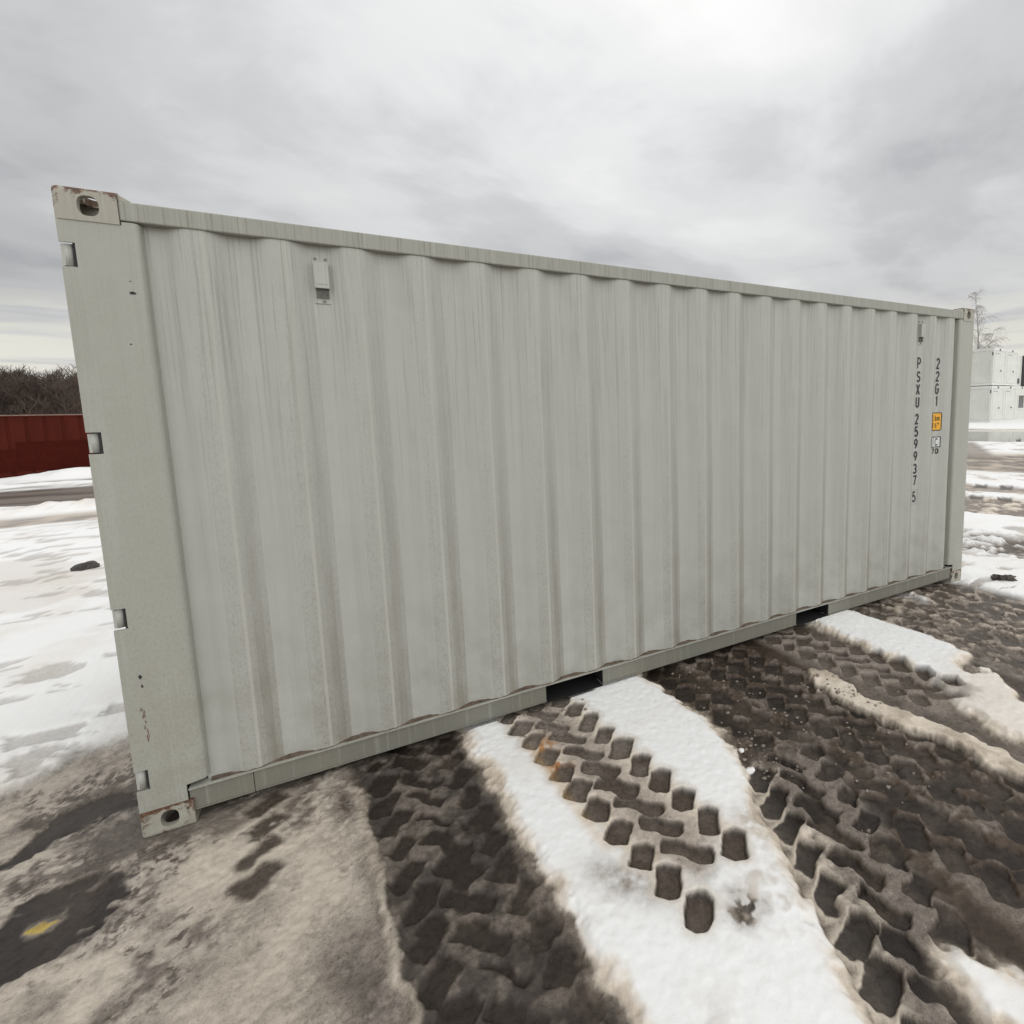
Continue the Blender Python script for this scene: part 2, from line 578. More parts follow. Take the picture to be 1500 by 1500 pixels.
def make_ground():
    # ---------- open yard: trodden snow with brown and grey scuffs
    scuff = smooth(0.25, 0.75, fbm(X * 0.7, Y * 1.7, 1.1, 5, 101, 0.62) * 0.6 + n_mid * 0.5)
    paint(np.ones_like(Z), lerp_col(WHT[None, None], CREAM[None, None], 0.35 * smooth(-0.1, 0.9, n_big + 0.5 * n_mid)), 0.045 + 0.012 * n_big + 0.006 * n_mid, 0.75)
    paint(0.55 * scuff, BEIGE)
    dk = smooth(0.42, 0.62, fbm(X * 0.8, Y * 2.2, 2.1, 5, 131, 0.6))
    paint(0.75 * dk, GSL, None, 0.5)
    Z[...] -= 0.015 * dk
    # ---------- left background, bands along x
    lf = smooth(1.0, -0.5, X)
    bw = Y + 0.35 * n_big + 0.18 * n_mid
    white = lf * smooth(0.2, 0.6, Y + 0.25 * n_mid + 0.1 * n_sm) * smooth(9.6, 9.0, bw)
    paint(white * 0.95, lerp_col(WHT[None, None], CREAM[None, None], 0.25 * smooth(0.0, 0.8, n_mid)))
    fr = white * smooth(1.5, 0.2, Y - 0.5 * (X + 0.4) + 0.5 * n_mid + 0.2 * n_sm)
    paint(fr * 0.7 * smooth(-0.6, 0.4, n_mid + 0.5 * n_sm), BEIGE)
    br = white * smooth(0.30, 0.62, fbm(X * 0.9, Y * 0.8, 0.8, 5, 171, 0.6)) * 0.30
    paint(br, BEIGE)
    scr = white * smooth(0.34, 0.5, fbm(X * 1.0, Y * 2.0, 3.0, 4, 211, 0.55) + 0.25 * n_big)
    paint(scr * 0.45, GSL)
    Z[...] -= 0.02 * scr
    paint(lf * smooth(9.3, 9.8, bw) * smooth(11.2, 10.6, bw) * 0.85, lerp_col(BEIGE[None, None], GSL[None, None], smooth(-0.4, 0.5, n_mid + n_sm * 0.4)), 0.02)
    road = lf * smooth(12.1, 12.6, bw) * smooth(17.0, 16.4, bw)
    paint(road, lerp_col(GSL[None, None] * 0.75, MUD[None, None], smooth(-0.3, 0.4, fbm(X * 0.25, Y * 2.5, 1.3, 4, 231))), 0.0, 0.35)
    heap = lf * np.exp(-((bw - 11.9) / 0.45) ** 2)
    Z[...] += heap * (0.10 + 0.16 * np.maximum(n_sm + 0.6 * n_mid, 0))
    paint(heap * 0.7, lerp_col(WHT[None, None], CREAM[None, None], smooth(-0.2, 0.6, n_sm)))
    ban = lf * smooth(16.8, 17.3, bw) * smooth(24, 22, bw)
    paint(ban * 0.8, lerp_col(WHT[None, None], GSL[None, None] * 0.8, smooth(0.1, 0.35, fbm(X * 0.2, Y * 2.2, 1.0, 4, 241))))
    Z[...] += lf * (np.exp(-((bw - 19.9) / 0.4) ** 2) * 0.15 + np.exp(-((bw - 17.9) / 0.35) ** 2) * 0.14) * (0.7 + 0.5 * n_sm)
    Z[...] += lf * np.exp(-((X + 6.6) / 1.1) ** 2 - ((Y - 20.6) / 0.8) ** 2) * 0.28
    # ---------- right background, bands across the view
    q = 0.657 * X + 0.293 * Y + 0.10 * n_big + 0.07 * n_mid + 0.03 * n_sm
    rt = smooth(5.55, 5.9, X + 0.05 * n_sm)
    def band(a, b, e=0.08):
        return rt * smooth(a - e, a + e, q) * smooth(b + e, b - e, q)
    paint(rt * smooth(3.9, 4.1, q), lerp_col(WHT[None, None], CREAM[None, None], 0.3 * smooth(0.0, 0.9, n_mid + n_big)), 0.06, 0.75)
    lump = fbm(X, Y, 5.5, 4, 301, 0.6)
    sc2 = rt * smooth(3.9, 4.2, q) * smooth(0.15, 0.45, fbm(X * 0.45 + Y, Y * 0.45 - X, 1.6, 5, 311, 0.62))
    paint(sc2 * 0.6, lerp_col(GSL[None, None], BEIGE[None, None], smooth(-0.3, 0.5, lump)))
    Z[...] -= 0.02 * sc2
    tk = band(4.72, 5.5, 0.1)
    paint(tk, lerp_col(GSL[None, None], WHT[None, None] * 0.9, smooth(-0.1, 0.5, lump)), 0.01 + 0.09 * np.maximum(lump, -0.2), 0.5)
    paint(tk * smooth(0.0, -0.3, lump) * 0.8, MUD, None, 0.3)
    tk = band(6.55, 7.8, 0.1)
    paint(tk, lerp_col(GSL[None, None] * 0.9, CREAM[None, None], smooth(-0.1, 0.6, lump)), 0.0 + 0.05 * np.maximum(lump, -0.2), 0.5)
    tk = band(8.32, 8.95, 0.06)
    paint(tk * 0.9, lerp_col(GSL[None, None], BEIGE[None, None], smooth(-0.3, 0.5, lump)), 0.0, 0.5)
    for qe, sgn in ((7.75, 1), (8.9, 1)):            # lug rows along the edges of the far tracks
        al = (0.293 * X - 0.657 * Y) / 0.72
        lug = rt * smooth(0.16, 0.09, np.abs(q - qe)) * smooth(0.2, -0.1, np.cos(al * 2 * math.pi / 0.42))
        paint(lug * 0.9, MUD, 0.0, 0.4)
    paint(band(11.0, 14.9, 0.5), lerp_col(GSL[None, None] * 0.8, BEIGE[None, None], smooth(-0.2, 0.6, n_big + 0.5 * lump)), 0.0, 0.45)
    paint(band(11.6, 13.6, 0.6) * smooth(0.0, 0.5, n_mid + 0.4 * n_big) * 0.7, MUD, None, 0.3)
    dg = rt * smooth(0.7, 0.35, np.abs((Y - 5.5) - (X - 17.5) * 0.62)) * smooth(13.5, 14.5, q) * smooth(19.6, 18.8, q)
    paint(dg * 0.85, GSL, 0.0, 0.5)
    far = rt * smooth(19.3, 20.0, q)
    paint(far, lerp_col(GSL[None, None], CREAM[None, None], smooth(-0.3, 0.6, n_big + lump * 0.3)), 0.0, 0.5)
    pw = rt * smooth(19.9, 21.0, q) * smooth(29.2, 27.8, q)
    Z[...] -= 0.07 * pw
    paint(rt * smooth(29.3, 29.9, q), WHT, None, 0.8)
    Z[...] += rt * (smooth(29.3, 32.0, q) * 0.25)

    # ---------- the near yard round the container: dirty slush
    near = smooth(-1.1, -0.5, X + 0.1 * n_mid) * smooth(5.9, 5.6, X + 0.06 * n_sm) * smooth(2.7, 2.45, Y) * smooth(-7, -5, Y)
    near *= 1 - smooth(0.05, -0.1, X) * smooth(-0.15, 0.25, Y - (0.75 + 0.7 * (X + 0.35)) + 0.2 * n_mid + 0.06 * n_sm)
    slc = lerp_col(MUD[None, None], GSL[None, None], smooth(-0.6, 0.8, n_mid + 0.5 * n_sm))
    paint(near, slc, 0.012 + 0.006 * n_sm + 0.003 * n_fine, 0.45)
    # left corner: thin beige slush with worn spots, wet tarmac showing through
    lz = smooth(0.86, 0.74, X + 0.07 * (Y + 0.5) + 0.02 * n_sm) * smooth(0.25, -0.15, Y - (0.75 + 0.7 * (X + 0.35)) + 0.2 * n_mid + 0.06 * n_sm)
    bc = lerp_col(BEIGE[None, None] * np.array((0.92, 0.95, 1.0), np.float32), GSL[None, None] * 0.72, smooth(-0.05, 0.75, 0.8 * n_mid + 0.6 * n_sm + 0.5 * n_fine + 0.35 * smooth(0.2, 0.75, X)))
    paint(lz, bc, 0.008 + 0.003 * n_mid + 0.0015 * n_sm + 0.0012 * n_fine, 0.6)
    sp = lz * smooth(0.30, 0.46, fbm(X, Y, 19.0, 5, 351, 0.75) + 0.45 * n_mid + 0.2 * n_big)
    paint(sp * 0.8, MUD * 0.9, None, 0.4)
    Z[...] -= 0.003 * sp
    sp = lz * smooth(0.2, 0.7, fbm(X, Y, 5.0, 6, 377, 0.68) + 0.35 * smooth(0.15, 0.7, X) * smooth(-0.3, -0.7, Y) - 0.05)
    paint(sp * 0.6, GSL * 0.55, None, 0.4)
    cr = lz * smooth(0.15, 0.8, fbm(X, Y, 3.2, 4, 391, 0.5) - 0.25 * smooth(0.2, 0.75, X))
    paint(cr * 0.75 * smooth(-0.9, 0.0, n_fine * 0.6 + n_sm), CREAM * 0.88)
    wet = lz * smooth(0.05, 0.75, fbm(X, Y, 2.4, 3, 431, 0.5) + 0.25 * n_sm + 0.6 * smooth(0.1, 0.5, X) * smooth(-0.30, -0.7, Y))
    paint(wet * 0.8, GSL * 0.55, None, 0.4)
    soft = lz * smooth(0.1, 0.8, fbm(X, Y, 1.7, 3, 457, 0.5))
    paint(soft * 0.55, CREAM * 0.9)
    for pts in ([(-0.42, -0.36), (-0.298, -0.262), (-0.284, -0.191), (-0.245, -0.143), (-0.194, -0.119), (-0.084, -0.193), (-0.001, -0.219), (0.01, -0.306), (-0.003, -0.381), (-0.048, -0.42), (-0.076, -0.476), (-0.142, -0.493), (-0.208, -0.503), (-0.4, -0.56)],
                [(-0.461, 0.14), (-0.435, 0.212), (-0.384, 0.305), (-0.358, 0.404), (-0.244, 0.449), (-0.13, 0.441), (-0.06, 0.25), (-0.19, 0.261), (-0.242, 0.201), (-0.303, 0.208), (-0.357, 0.148), (-0.419, 0.099), (-0.6, 0.03), (-0.6, 0.09)]):
        d = poly_sdf(pts, 0.035)
        m = smooth(0.018, -0.014, d + 0.03 * n_sm + 0.01 * n_fine)
        paint(m, lerp_col(DRK[None, None] * 1.3, MUD[None, None] * 0.7, smooth(-0.2, 0.9, n_mid + 0.5 * n_sm)), 0.001 + 0.0008 * n_fine, 0.22)
    yl = poly_sdf([(-0.2, -0.312), (-0.2, -0.285), (-0.164, -0.281), (-0.144, -0.256), (-0.144, -0.293), (-0.157, -0.324), (-0.158, -0.350), (-0.179, -0.345)], 0.025)
    paint(smooth(0.03, 0.0, yl + 0.012 * n_sm) * 0.8, GSL, 0.004)
    paint(smooth(0.008, -0.006, yl + 0.012 * n_sm), YEL, 0.006, 0.5)
    d = tread(0.60, -0.02, 0.10, 0.06, -0.52, 'L', 0.012, 5, 0.1, 0.004)
    paint(lz * smooth(0.02, -0.02, d + 0.02 * n_sm) * smooth(-1.0, 0.0, n_sm + n_fine * 0.4) * 0.95, MUD * 0.9, 0.003, 0.35)
    d = tread(0.74, -0.02, 0.05, 0.02, -0.36, 'L', 0.012, 6, 0.3, 0.0)
    paint(lz * smooth(0.02, -0.02, d + 0.02 * n_sm) * smooth(-0.5, 0.5, n_sm + n_fine * 0.4) * 0.7, MUD, 0.004, 0.35)

    # ---------- track 0: smeared wet slush left of the first snow strip
    a0 = X - (1.055 - 0.10 * Y)
    m0 = smooth(0.30, 0.24, np.abs(a0 + 0.01 * n_sm + 0.008 * n_warpx)) * smooth(0.4, 0.2, Y) * smooth(-6, -5, Y)
    sl0 = fbm(X, Y, 6.0, 5, 401, 0.6)
    paint(m0, lerp_col(DRK[None, None] * 1.3, MUD[None, None] * 1.3, smooth(-0.5, 0.9, sl0 + 0.3 * n_fine)), 0.004 + 0.006 * sl0, 0.4)
    e0 = X - (0.795 - 0.10 * Y) + 0.022 * n_sm + 0.016 * n_warpx
    rg0 = smooth(-0.14, -0.01, e0) * smooth(0.008, -0.006, e0) * smooth(-0.04, -0.16, Y + 0.03 * n_sm)
    Z[...] += 0.010 * rg0
    rc = smooth(-0.055, -0.015, e0) * smooth(0.008, -0.006, e0) * smooth(-0.04, -0.16, Y + 0.03 * n_sm)
    paint(rc * 0.8, lerp_col(BEIGE[None, None], CREAM[None, None] * 0.85, smooth(-0.4, 0.5, n_sm + 0.5 * n_fine)))  # lit crest put into the colour: lighter along the raised edge
    d = tread(1.035, -0.10, -0.02, 0.10, -2.1, 'LCR', 0.018, 9, 0.9, 0.0)
    dd = d + 0.012 * sl0
    rid = smooth(-0.010, 0.008, dd) * m0
    Z[...] += 0.015 * rid
    smear = smooth(-0.9, 0.7, n_mid + 0.5 * n_sm + 1.2 * smooth(0.05, -0.2, a0))
    paint(rid * (0.35 + 0.45 * smear), lerp_col(GSL[None, None] * 0.28, GSL[None, None] * 0.72, smooth(-0.3, 0.8, sl0 + 0.5 * n_fine)), None, 0.38)
    paint(smooth(0.37, 0.34, np.abs(a0)) * smooth(0.4, 0.2, Y) * smooth(0.0, -0.016, dd) * (0.35 + 0.5 * smear), DRK * 1.2, 0.004 + 0.004 * sl0, 0.28)

    # ---------- broad brown track pair between the second snow strip and the dirty ridge
    tb = smooth(2.42, 2.50, X + 0.02 * n_sm + 0.10 * np.minimum(Y + 0.6, 0) * -2.2) * smooth(3.62, 3.5, X + 0.02 * n_sm) * smooth(0.4, 0.2, Y)
    tb = np.maximum(tb, smooth(2.0, 2.06, X + 0.47 * (Y + 1.6) + 0.02 * n_sm) * smooth(-0.75, -0.95, Y) * smooth(3.62, 3.5, X) * smooth(-6, -5, Y))
    slb = fbm(X, Y, 7.0, 5, 431, 0.62)
    BRN = np.array((0.044, 0.0315, 0.0225), np.float32)
    paint(tb, lerp_col(BRN[None, None], BRN[None, None] * 1.7, smooth(-0.4, 0.9, slb)), 0.003 + 0.003 * slb, 0.42)
    for ax0, sl, ph, sd_, cols, y0, y1 in ((2.677, -0.14, 0.02, 21, 'LCR', 0.15, -2.4), (3.01, -0.15, -0.05, 22, 'LCR', 0.15, -2.4)):
        d = tread(ax0, sl, ph, y0, y1, cols, 0.013, sd_, 0.7, 0.004)
        tm = tb * smooth(0.33, 0.26, np.abs(X - (ax0 + sl * Y))) * smooth(y1 - 0.1, y1 + 0.1, Y)
        ridge = smooth(-0.005, 0.004, d) * tm * smooth(-0.95, -0.35, n_sm + 0.3 * slb)
        Z[...] = np.maximum(Z, Z * (1 - ridge) + ridge * (0.021 + 0.006 * slb + 0.003 * n_fine))
        paint(ridge * 0.75, lerp_col(BRN[None, None] * 1.8, GSL[None, None] * 0.8, smooth(-0.3, 0.8, slb + 0.6 * n_fine)), None, 0.5)
        paint(tm * smooth(-0.002, -0.008, d) * 0.85, lerp_col(DRK[None, None] * 0.9, MUD[None, None] * 0.75, smooth(-0.6, 0.7, slb)), 0.002 + 0.002 * slb + 0.0012 * n_fine, 0.3)
    # ---------- track beside the fourth strip and the broken grey slush right of it
    slc_ = fbm(X, Y, 6.5, 5, 461, 0.6)
    GR2 = np.array((0.125, 0.104, 0.085), np.float32)
    tc_ = smooth(3.40, 3.48, X + 0.02 * n_sm) * smooth(4.15, 4.05, X) * smooth(0.4, 0.2, Y)
    paint(tc_, lerp_col(GR2[None, None] * 0.8, GR2[None, None] * 1.3, smooth(-0.5, 0.8, slc_)), 0.006 + 0.007 * slc_, 0.4)
    td = smooth(4.38, 4.46, X + 0.02 * n_sm) * smooth(5.95, 5.8, X + 0.02 * n_sm + 0.1 * Y) * smooth(0.4, 0.2, Y) * smooth(-6, -4, Y)
    paint(td, lerp_col(GR2[None, None] * 0.75, GSL[None, None] * 1.15, smooth(-0.4, 0.8, slc_)), 0.010 + 0.014 * slc_, 0.4)

    # ---------- snow strips left standing between the tracks
    def snow(pts, h, warp=0.022, edge=0.022, stain=0.075, col=WHT):
        d = poly_sdf(pts, warp)
        m = smooth(edge * 0.5, -edge * 0.5, d)
        zt = h * (0.55 + 0.45 * smooth(0.0, -0.06, d)) + 0.003 * n_mid + 0.0010 * n_sm
        st = np.clip(smooth(-stain, 0.0, d + 0.035 * n_sm) * 0.9 + 0.22 * smooth(0.0, 0.9, n_mid + 0.3 * n_sm), 0, 1)
        paint(m, lerp_col(col[None, None], CREAM[None, None], st), zt, 0.8)
        paint(m * smooth(-0.03, 0.004, d + 0.03 * n_sm) * 0.75, BEIGE)
        paint(smooth(0.05, 0.0, d) * (1 - m) * 0.35, BEIGE * 0.8)
        return d
    snow([(1.275, 0.14), (1.30, -0.2), (1.335, -0.42), (1.345, -0.86), (1.40, -1.19), (1.42, -1.56), (1.44, -2.4), (1.80, -2.4), (2.03, -1.91), (2.16, -1.55), (2.29, -1.20), (2.41, -0.98),
          (2.48, -0.80), (2.505, -0.66), (2.47, -0.3), (2.44, 0.14)], 0.052)
    # ---------- later track crossing it at an angle, lighter slush
    ax, sl = 3.00, 0.37
    cx = X - (ax + sl * Y)
    m2 = smooth(-0.20, -0.16, cx + 0.02 * n_sm) * smooth(0.29, 0.17, cx + 0.03 * n_sm) * smooth(-0.85, -1.1, Y + 0.05 * n_sm) * smooth(-6, -5, Y)
    d = tread(ax, sl, -0.98, -0.95, -2.4, 'LCR', 0.017, 33, 0.4, -0.003)
    ridge = smooth(-0.006, 0.005, d) * m2 * smooth(-0.9, -0.2, n_mid + slb * 0.5)
    Z[...] = np.maximum(Z, Z * (1 - ridge) + ridge * (0.036 + 0.007 * slb + 0.003 * n_fine))
    paint(ridge * 0.85, lerp_col(GSL[None, None] * 0.78, CREAM[None, None] * 0.95, smooth(0.0, 0.24, -cx + 0.12 * slb) * smooth(-0.5, 0.3, slb + 0.5 * n_fine)), None, 0.5)
    m2w = smooth(-0.27, -0.25, cx) * smooth(0.29, 0.20, cx + 0.02 * n_sm) * smooth(-0.85, -1.0, Y)
    paint(m2w * smooth(0.05, 0.0, d) * smooth(-0.10, -0.2, cx) * 0.75, CREAM * 0.95)
    paint(m2w * smooth(0.002, -0.006, d) * 0.95, lerp_col(DRK[None, None], MUD[None, None], smooth(-0.3, 0.9, slb + 0.5 * cx)), 0.001 + 0.003 * slb, 0.3)

    d3 = line_sdf([(3.39, -0.56), (3.345, -0.83), (3.385, -1.10), (3.46, -1.33), (3.48, -1.68), (3.55, -2.3)], 0.03)
    m3 = smooth(0.09, 0.06, d3 + 0.02 * n_sm + 0.008 * n_fine)
    paint(m3, lerp_col(CREAM[None, None] * 0.95, BEIGE[None, None], smooth(-0.2, 0.6, n_sm + 0.3 * n_mid)), 0.050 + 0.008 * n_sm, 0.75)
    snow([(3.975, 0.14), (3.965, -0.3), (3.965, -0.65), (3.95, -0.88), (3.80, -1.10), (3.74, -1.29), (3.70, -1.44), (3.72, -1.56), (3.8, -1.9), (4.1, -1.9), (4.13, -1.37), (4.24, -1.25), (4.40, -1.07), (4.33, -1.02), (4.27, -1.07), (4.20, -1.04), (4.30, -0.95), (4.49, -0.92), (4.52, -0.56), (4.47, -0.2), (4.43, 0.14)], 0.06)
    dirty = smooth(0.1, -0.25, Y + 0.95 + 0.2 * n_mid) * smooth(3.5, 3.7, X) * smooth(4.6, 4.4, X) * (Z > 0.025)
    paint(dirty * 0.55, lerp_col(CREAM[None, None], BEIGE[None, None], smooth(-0.3, 0.6, n_mid + n_sm * 0.4)))
    snow([(5.07, 0.14), (5.38, 0.14), (5.34, -0.05), (5.24, -0.2), (5.16, -0.27), (5.11, -0.12)], 0.055, 0.03)
    snow([(2.40, -1.90), (2.50, -2.05), (2.62, -2.4), (2.25, -2.4), (2.29, -1.98)], 0.05, 0.03, 0.05)
    dp = poly_sdf([(1.86, -1.50), (1.95, -1.47), (1.98, -1.52), (1.93, -1.57), (1.87, -1.58)], 0.03)
    paint(smooth(0.06, 0.0, dp + 0.02 * n_sm) * 0.5, GSL * 1.3)
    paint(smooth(0.02, -0.02, dp + 0.03 * n_sm) * smooth(-0.3, 0.2, n_sm + n_fine), DRK * 1.5, 0.048, 0.4)
    # soft dirty hollow at the end of the crisp track, brown breath on the lower snow
    so = np.exp(-((X - 1.66 + 0.5 * (Y + 1.25)) / 0.10) ** 2 - ((Y + 1.24) / 0.13) ** 2)
    paint(np.clip(so * (0.9 + 0.5 * n_sm + 0.3 * n_fine), 0, 1) * 0.9, GSL * 0.95)
    for (bx, by, br_, am) in ((2.02, -1.60, 0.10, 0.4), (1.76, -1.93, 0.06, 0.4), (2.08, -1.42, 0.09, 0.35), (1.50, -1.30, 0.07, 0.2), (1.93, -1.52, 0.09, 0.4), (2.2, -1.25, 0.08, 0.4), (1.62, -1.75, 0.1, 0.15)):
        bl = np.exp(-((X - bx) / br_) ** 2 - ((Y - by) / br_) ** 2) * smooth(-0.5, 0.6, n_sm + n_mid + 0.4 * n_fine)
        paint(np.clip(bl * am * 2.0, 0, 1), BEIGE * 0.95)

    # ---------- crisp tread in track A (cuts into the strips on both sides)
    aA, sA = 1.715, -0.155
    tA = X - (aA + sA * Y)
    slA = fbm(X, Y, 8.0, 4, 491, 0.6)
    d = tread(aA, sA, -0.854 + 6 * PITCH, 0.12, -1.56, 'LCR', 0.009, 41, 0.15, -0.0065,
              {'L': (-1.52, 0.12), 'R': (-1.36, 0.12), 'C': (-1.30, 0.12)})
    yend = smooth(-1.42, -1.15, Y + 0.10 * n_sm - 0.25 * np.clip(tA, -0.2, 0.2))
    body = smooth(0.235, 0.195, np.abs(tA + 0.02 - 0.02 * smooth(0, -1, Y)) + 0.008 * n_warpx) * yend * smooth(0.3, 0.15, Y)
    core = body * smooth(0.21, 0.10, np.abs(tA))
    paint(body * smooth(0.24, 0.17, np.abs(tA)), lerp_col(GSL[None, None] * 1.35, CREAM[None, None], smooth(0.02, 0.19, np.abs(tA) + 0.05 * slA + 0.02 * n_fine)), 0.042 + 0.005 * slA, 0.5)
    paint(core * 0.35, GSL * 1.45, 0.036 + 0.005 * slA)
    halo = smooth(0.05, 0.0, d + 0.012 * n_sm) * smooth(-1.7, -1.5, Y)
    paint(halo * 0.62 * (1 - core), CREAM * 0.85)
    well = smooth(0.003, -0.005, d)
    deep = smooth(-0.1, -1.1, Y)
    wc = lerp_col(GSL[None, None] * 0.82, MUD[None, None] * 1.15, np.clip(deep + 0.5 * slA, 0, 1))
    paint(well, wc, 0.013 + 0.003 * slA, 0.28)
    paint(smooth(0.006, -0.002, d) * smooth(-0.016, -0.004, d) * 0.6, MUD * 0.6)
    rs = np.exp(-((X - 1.64) / 0.05) ** 2 - ((Y + 0.44) / 0.16) ** 2) * smooth(-0.4, 0.5, n_sm + 0.5 * n_fine) * smooth(-0.012, 0.004, d)
    paint(np.clip(rs * 1.6, 0, 0.9), RUST)
    rs = np.exp(-((X - (1.60 - 0.07 * (Y + 0.7))) / 0.03) ** 2) * smooth(-0.2, -0.35, Y) * smooth(-1.15, -0.95, Y)
    paint(rs * 0.35, np.array((0.55, 0.36, 0.16), np.float32))

    # ---------- track C: lugs cut into the fourth strip
    aC, sC = 3.675, -0.15
    tC = X - (aC + sC * Y)
    d = tread(aC, sC, -0.02, 0.12, -1.18, 'LCR', 0.010, 55, 0.5, -0.001)
    mC = smooth(0.27, 0.20, np.abs(tC)) * smooth(-1.35, -1.1, Y + 0.08 * n_sm)
    ridge = smooth(-0.006, 0.006, d) * mC * smooth(0.22, 0.14, tC)
    Z[...] = np.maximum(Z, Z * (1 - ridge) + ridge * (0.028 + 0.006 * slc_))
    paint(ridge * 0.75, GSL * 1.1, None, 0.5)
    well = smooth(0.004, -0.012, d) * smooth(-0.25, -0.10, tC) * smooth(-1.25, -1.1, Y)
    paint(well, lerp_col(MUD[None, None] * 1.1, GR2[None, None], smooth(-0.5, 0.6, slc_)), 0.005 + 0.003 * slc_, 0.3)
    # ---------- lugs in the grey slush by the far end
    for aD, sD, sd_, amt in ((4.70, -0.06, 61, 0.5), (5.16, 0.0, 62, 0.7), (5.62, 0.05, 63, 0.8)):
        d = tread(aD, sD, -0.03, 0.12, -1.6, 'LCR', 0.032, sd_, 1.4, 0.002)
        tD = np.abs(X - (aD + sD * Y))
        ridge = smooth(-0.006, 0.008, d) * smooth(0.28, 0.2, tD) * smooth(-0.8, 0.1, n_sm + slc_ * 0.4) * td
        Z[...] = np.maximum(Z, Z * (1 - ridge) + ridge * (0.026 + 0.012 * slc_))
        paint(ridge * np.clip(amt + 0.2, 0, 1), lerp_col(GSL[None, None] * 1.1, BEIGE[None, None] * 1.0, smooth(-0.2, 0.6, slc_ + 0.4 * n_fine)), None, 0.5)
        paint(smooth(0.004, -0.014, d) * amt * smooth(0.3, 0.2, tD), MUD * 1.1, 0.006, 0.3)
    Z[...] = np.where((Y > 0.0) & (Y < 2.45) & (X > 0.0) & (X < 6.06), np.minimum(Z, 0.043), Z)
    Z[...] = np.where((Y > -0.012) & (Y < 0.1) & (X > 0.18) & (X < 5.88) & ~((X > 2.08) & (X < 2.46)) & ~((X > 4.0) & (X < 4.45)), np.minimum(Z, 0.016), Z)
    # ---------- the ground the container's castings stand on
    Z[...] += 0.0016 * n_fine * smooth(8, 3, np.abs(X - 2)) * smooth(6, 2, np.abs(Y))
    for cx_, cy_ in ((0.09, 0.07), (5.97, 0.07)):
        fl = np.exp(-((X - cx_) / 0.16) ** 4 - ((Y - cy_) / 0.13) ** 4)
        Z[...] = np.minimum(Z, Z * (1 - fl) + 0.002 * fl)
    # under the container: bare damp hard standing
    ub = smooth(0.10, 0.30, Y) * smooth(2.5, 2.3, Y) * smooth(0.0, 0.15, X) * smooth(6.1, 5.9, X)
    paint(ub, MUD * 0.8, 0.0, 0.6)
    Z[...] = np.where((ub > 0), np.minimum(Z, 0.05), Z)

    def soften(A):
        B = A.copy()
        B[1:-1] = (A[:-2] + 2 * A[1:-1] + A[2:]) / 4
        D_ = B.copy()
        D_[:, 1:-1] = (B[:, :-2] + 2 * B[:, 1:-1] + B[:, 2:]) / 4
        return D_
    Z[...] = soften(Z)
    np.clip(C, 0.01, 0.88, out=C)
    me = bpy.data.meshes.new('ground')
    nv = NX * NY
    co = np.empty((nv, 3), np.float32)
    co[:, 0] = X.ravel()
    co[:, 1] = Y.ravel()
    co[:, 2] = Z.ravel()
    me.vertices.add(nv)
    me.vertices.foreach_set('co', co.ravel())
    idx = np.arange(nv, dtype=np.int32).reshape(NY, NX)
    quads = np.stack([idx[:-1, :-1], idx[:-1, 1:], idx[1:, 1:], idx[1:, :-1]], -1).reshape(-1, 4)
    nf = len(quads)
    me.loops.add(nf * 4)
    me.loops.foreach_set('vertex_index', quads.ravel())
    me.polygons.add(nf)
    me.polygons.foreach_set('loop_start', np.arange(0, nf * 4, 4, dtype=np.int32))
    me.polygons.foreach_set('loop_total', np.full(nf, 4, np.int32))
    me.polygons.foreach_set('use_smooth', np.ones(nf, bool))
    me.update(calc_edges=True)
    ca = me.color_attributes.new('tint', 'FLOAT_COLOR', 'POINT')
    rgba = np.ones((nv, 4), np.float32)
    rgba[:, :3] = C.reshape(-1, 3)
    rgba[:, 3] = RG.ravel()
    ca.data.foreach_set('color', rgba.ravel())
    m, t, b = new_mat('snow_slush_mud')
    at = N(t, 'ShaderNodeAttribute')
    at.attribute_name = 'tint'
    geo = N(t, 'ShaderNodeNewGeometry')
    P = geo.outputs['Position']
    n1 = noise_node(t, P, 46.0, 6.0, 0.68)
    n2 = noise_node(t, P, 210.0, 4.0, 0.72)
    v = math_node(t, 'ADD', math_node(t, 'MULTIPLY', n1, 0.55), math_node(t, 'MULTIPLY', n2, 0.45))
    sepc = N(t, 'ShaderNodeSeparateColor')
    t.links.new(at.outputs['Color'], sepc.inputs[0])
    # grain contrast is high on slush and mud, low on clean snow
    gain = ramp(t, sepc.outputs[1], [(0.03, 1.2), (0.28, 0.9), (0.45, 0.5), (0.60, 0.3), (0.8, 0.07)])
    k = math_node(t, 'ADD', math_node(t, 'MULTIPLY', math_node(t, 'MULTIPLY', math_node(t, 'SUBTRACT', v, 0.5), 2.4), gain), 1.0)
    pit = ramp(t, noise_node(t, P, 95.0, 6.0, 0.75), [(0.36, 0.45), (0.47, 1.0)])
    pw = ramp(t, sepc.outputs[1], [(0.05, 0.4), (0.15, 0.9), (0.30, 0.7), (0.42, 0.35), (0.62, 0.10), (0.8, 0.0)])
    k = math_node(t, 'MULTIPLY', k, math_node(t, 'SUBTRACT', 1.0, math_node(t, 'MULTIPLY', math_node(t, 'SUBTRACT', 1.0, pit), pw)))
    vm = N(t, 'ShaderNodeVectorMath', operation='SCALE')
    t.links.new(at.outputs['Color'], vm.inputs[0])
    t.links.new(k, vm.inputs['Scale'])
    t.links.new(vm.outputs[0], b.inputs['Base Color'])
    ro = math_node(t, 'ADD', at.outputs['Alpha'], math_node(t, 'MULTIPLY', math_node(t, 'SUBTRACT', n1, 0.5), 0.35), True)
    t.links.new(ro, b.inputs['Roughness'])
    b.inputs['Specular IOR Level'].default_value = 0.2
    n3 = noise_node(t, P, 900.0, 2.0, 0.6)
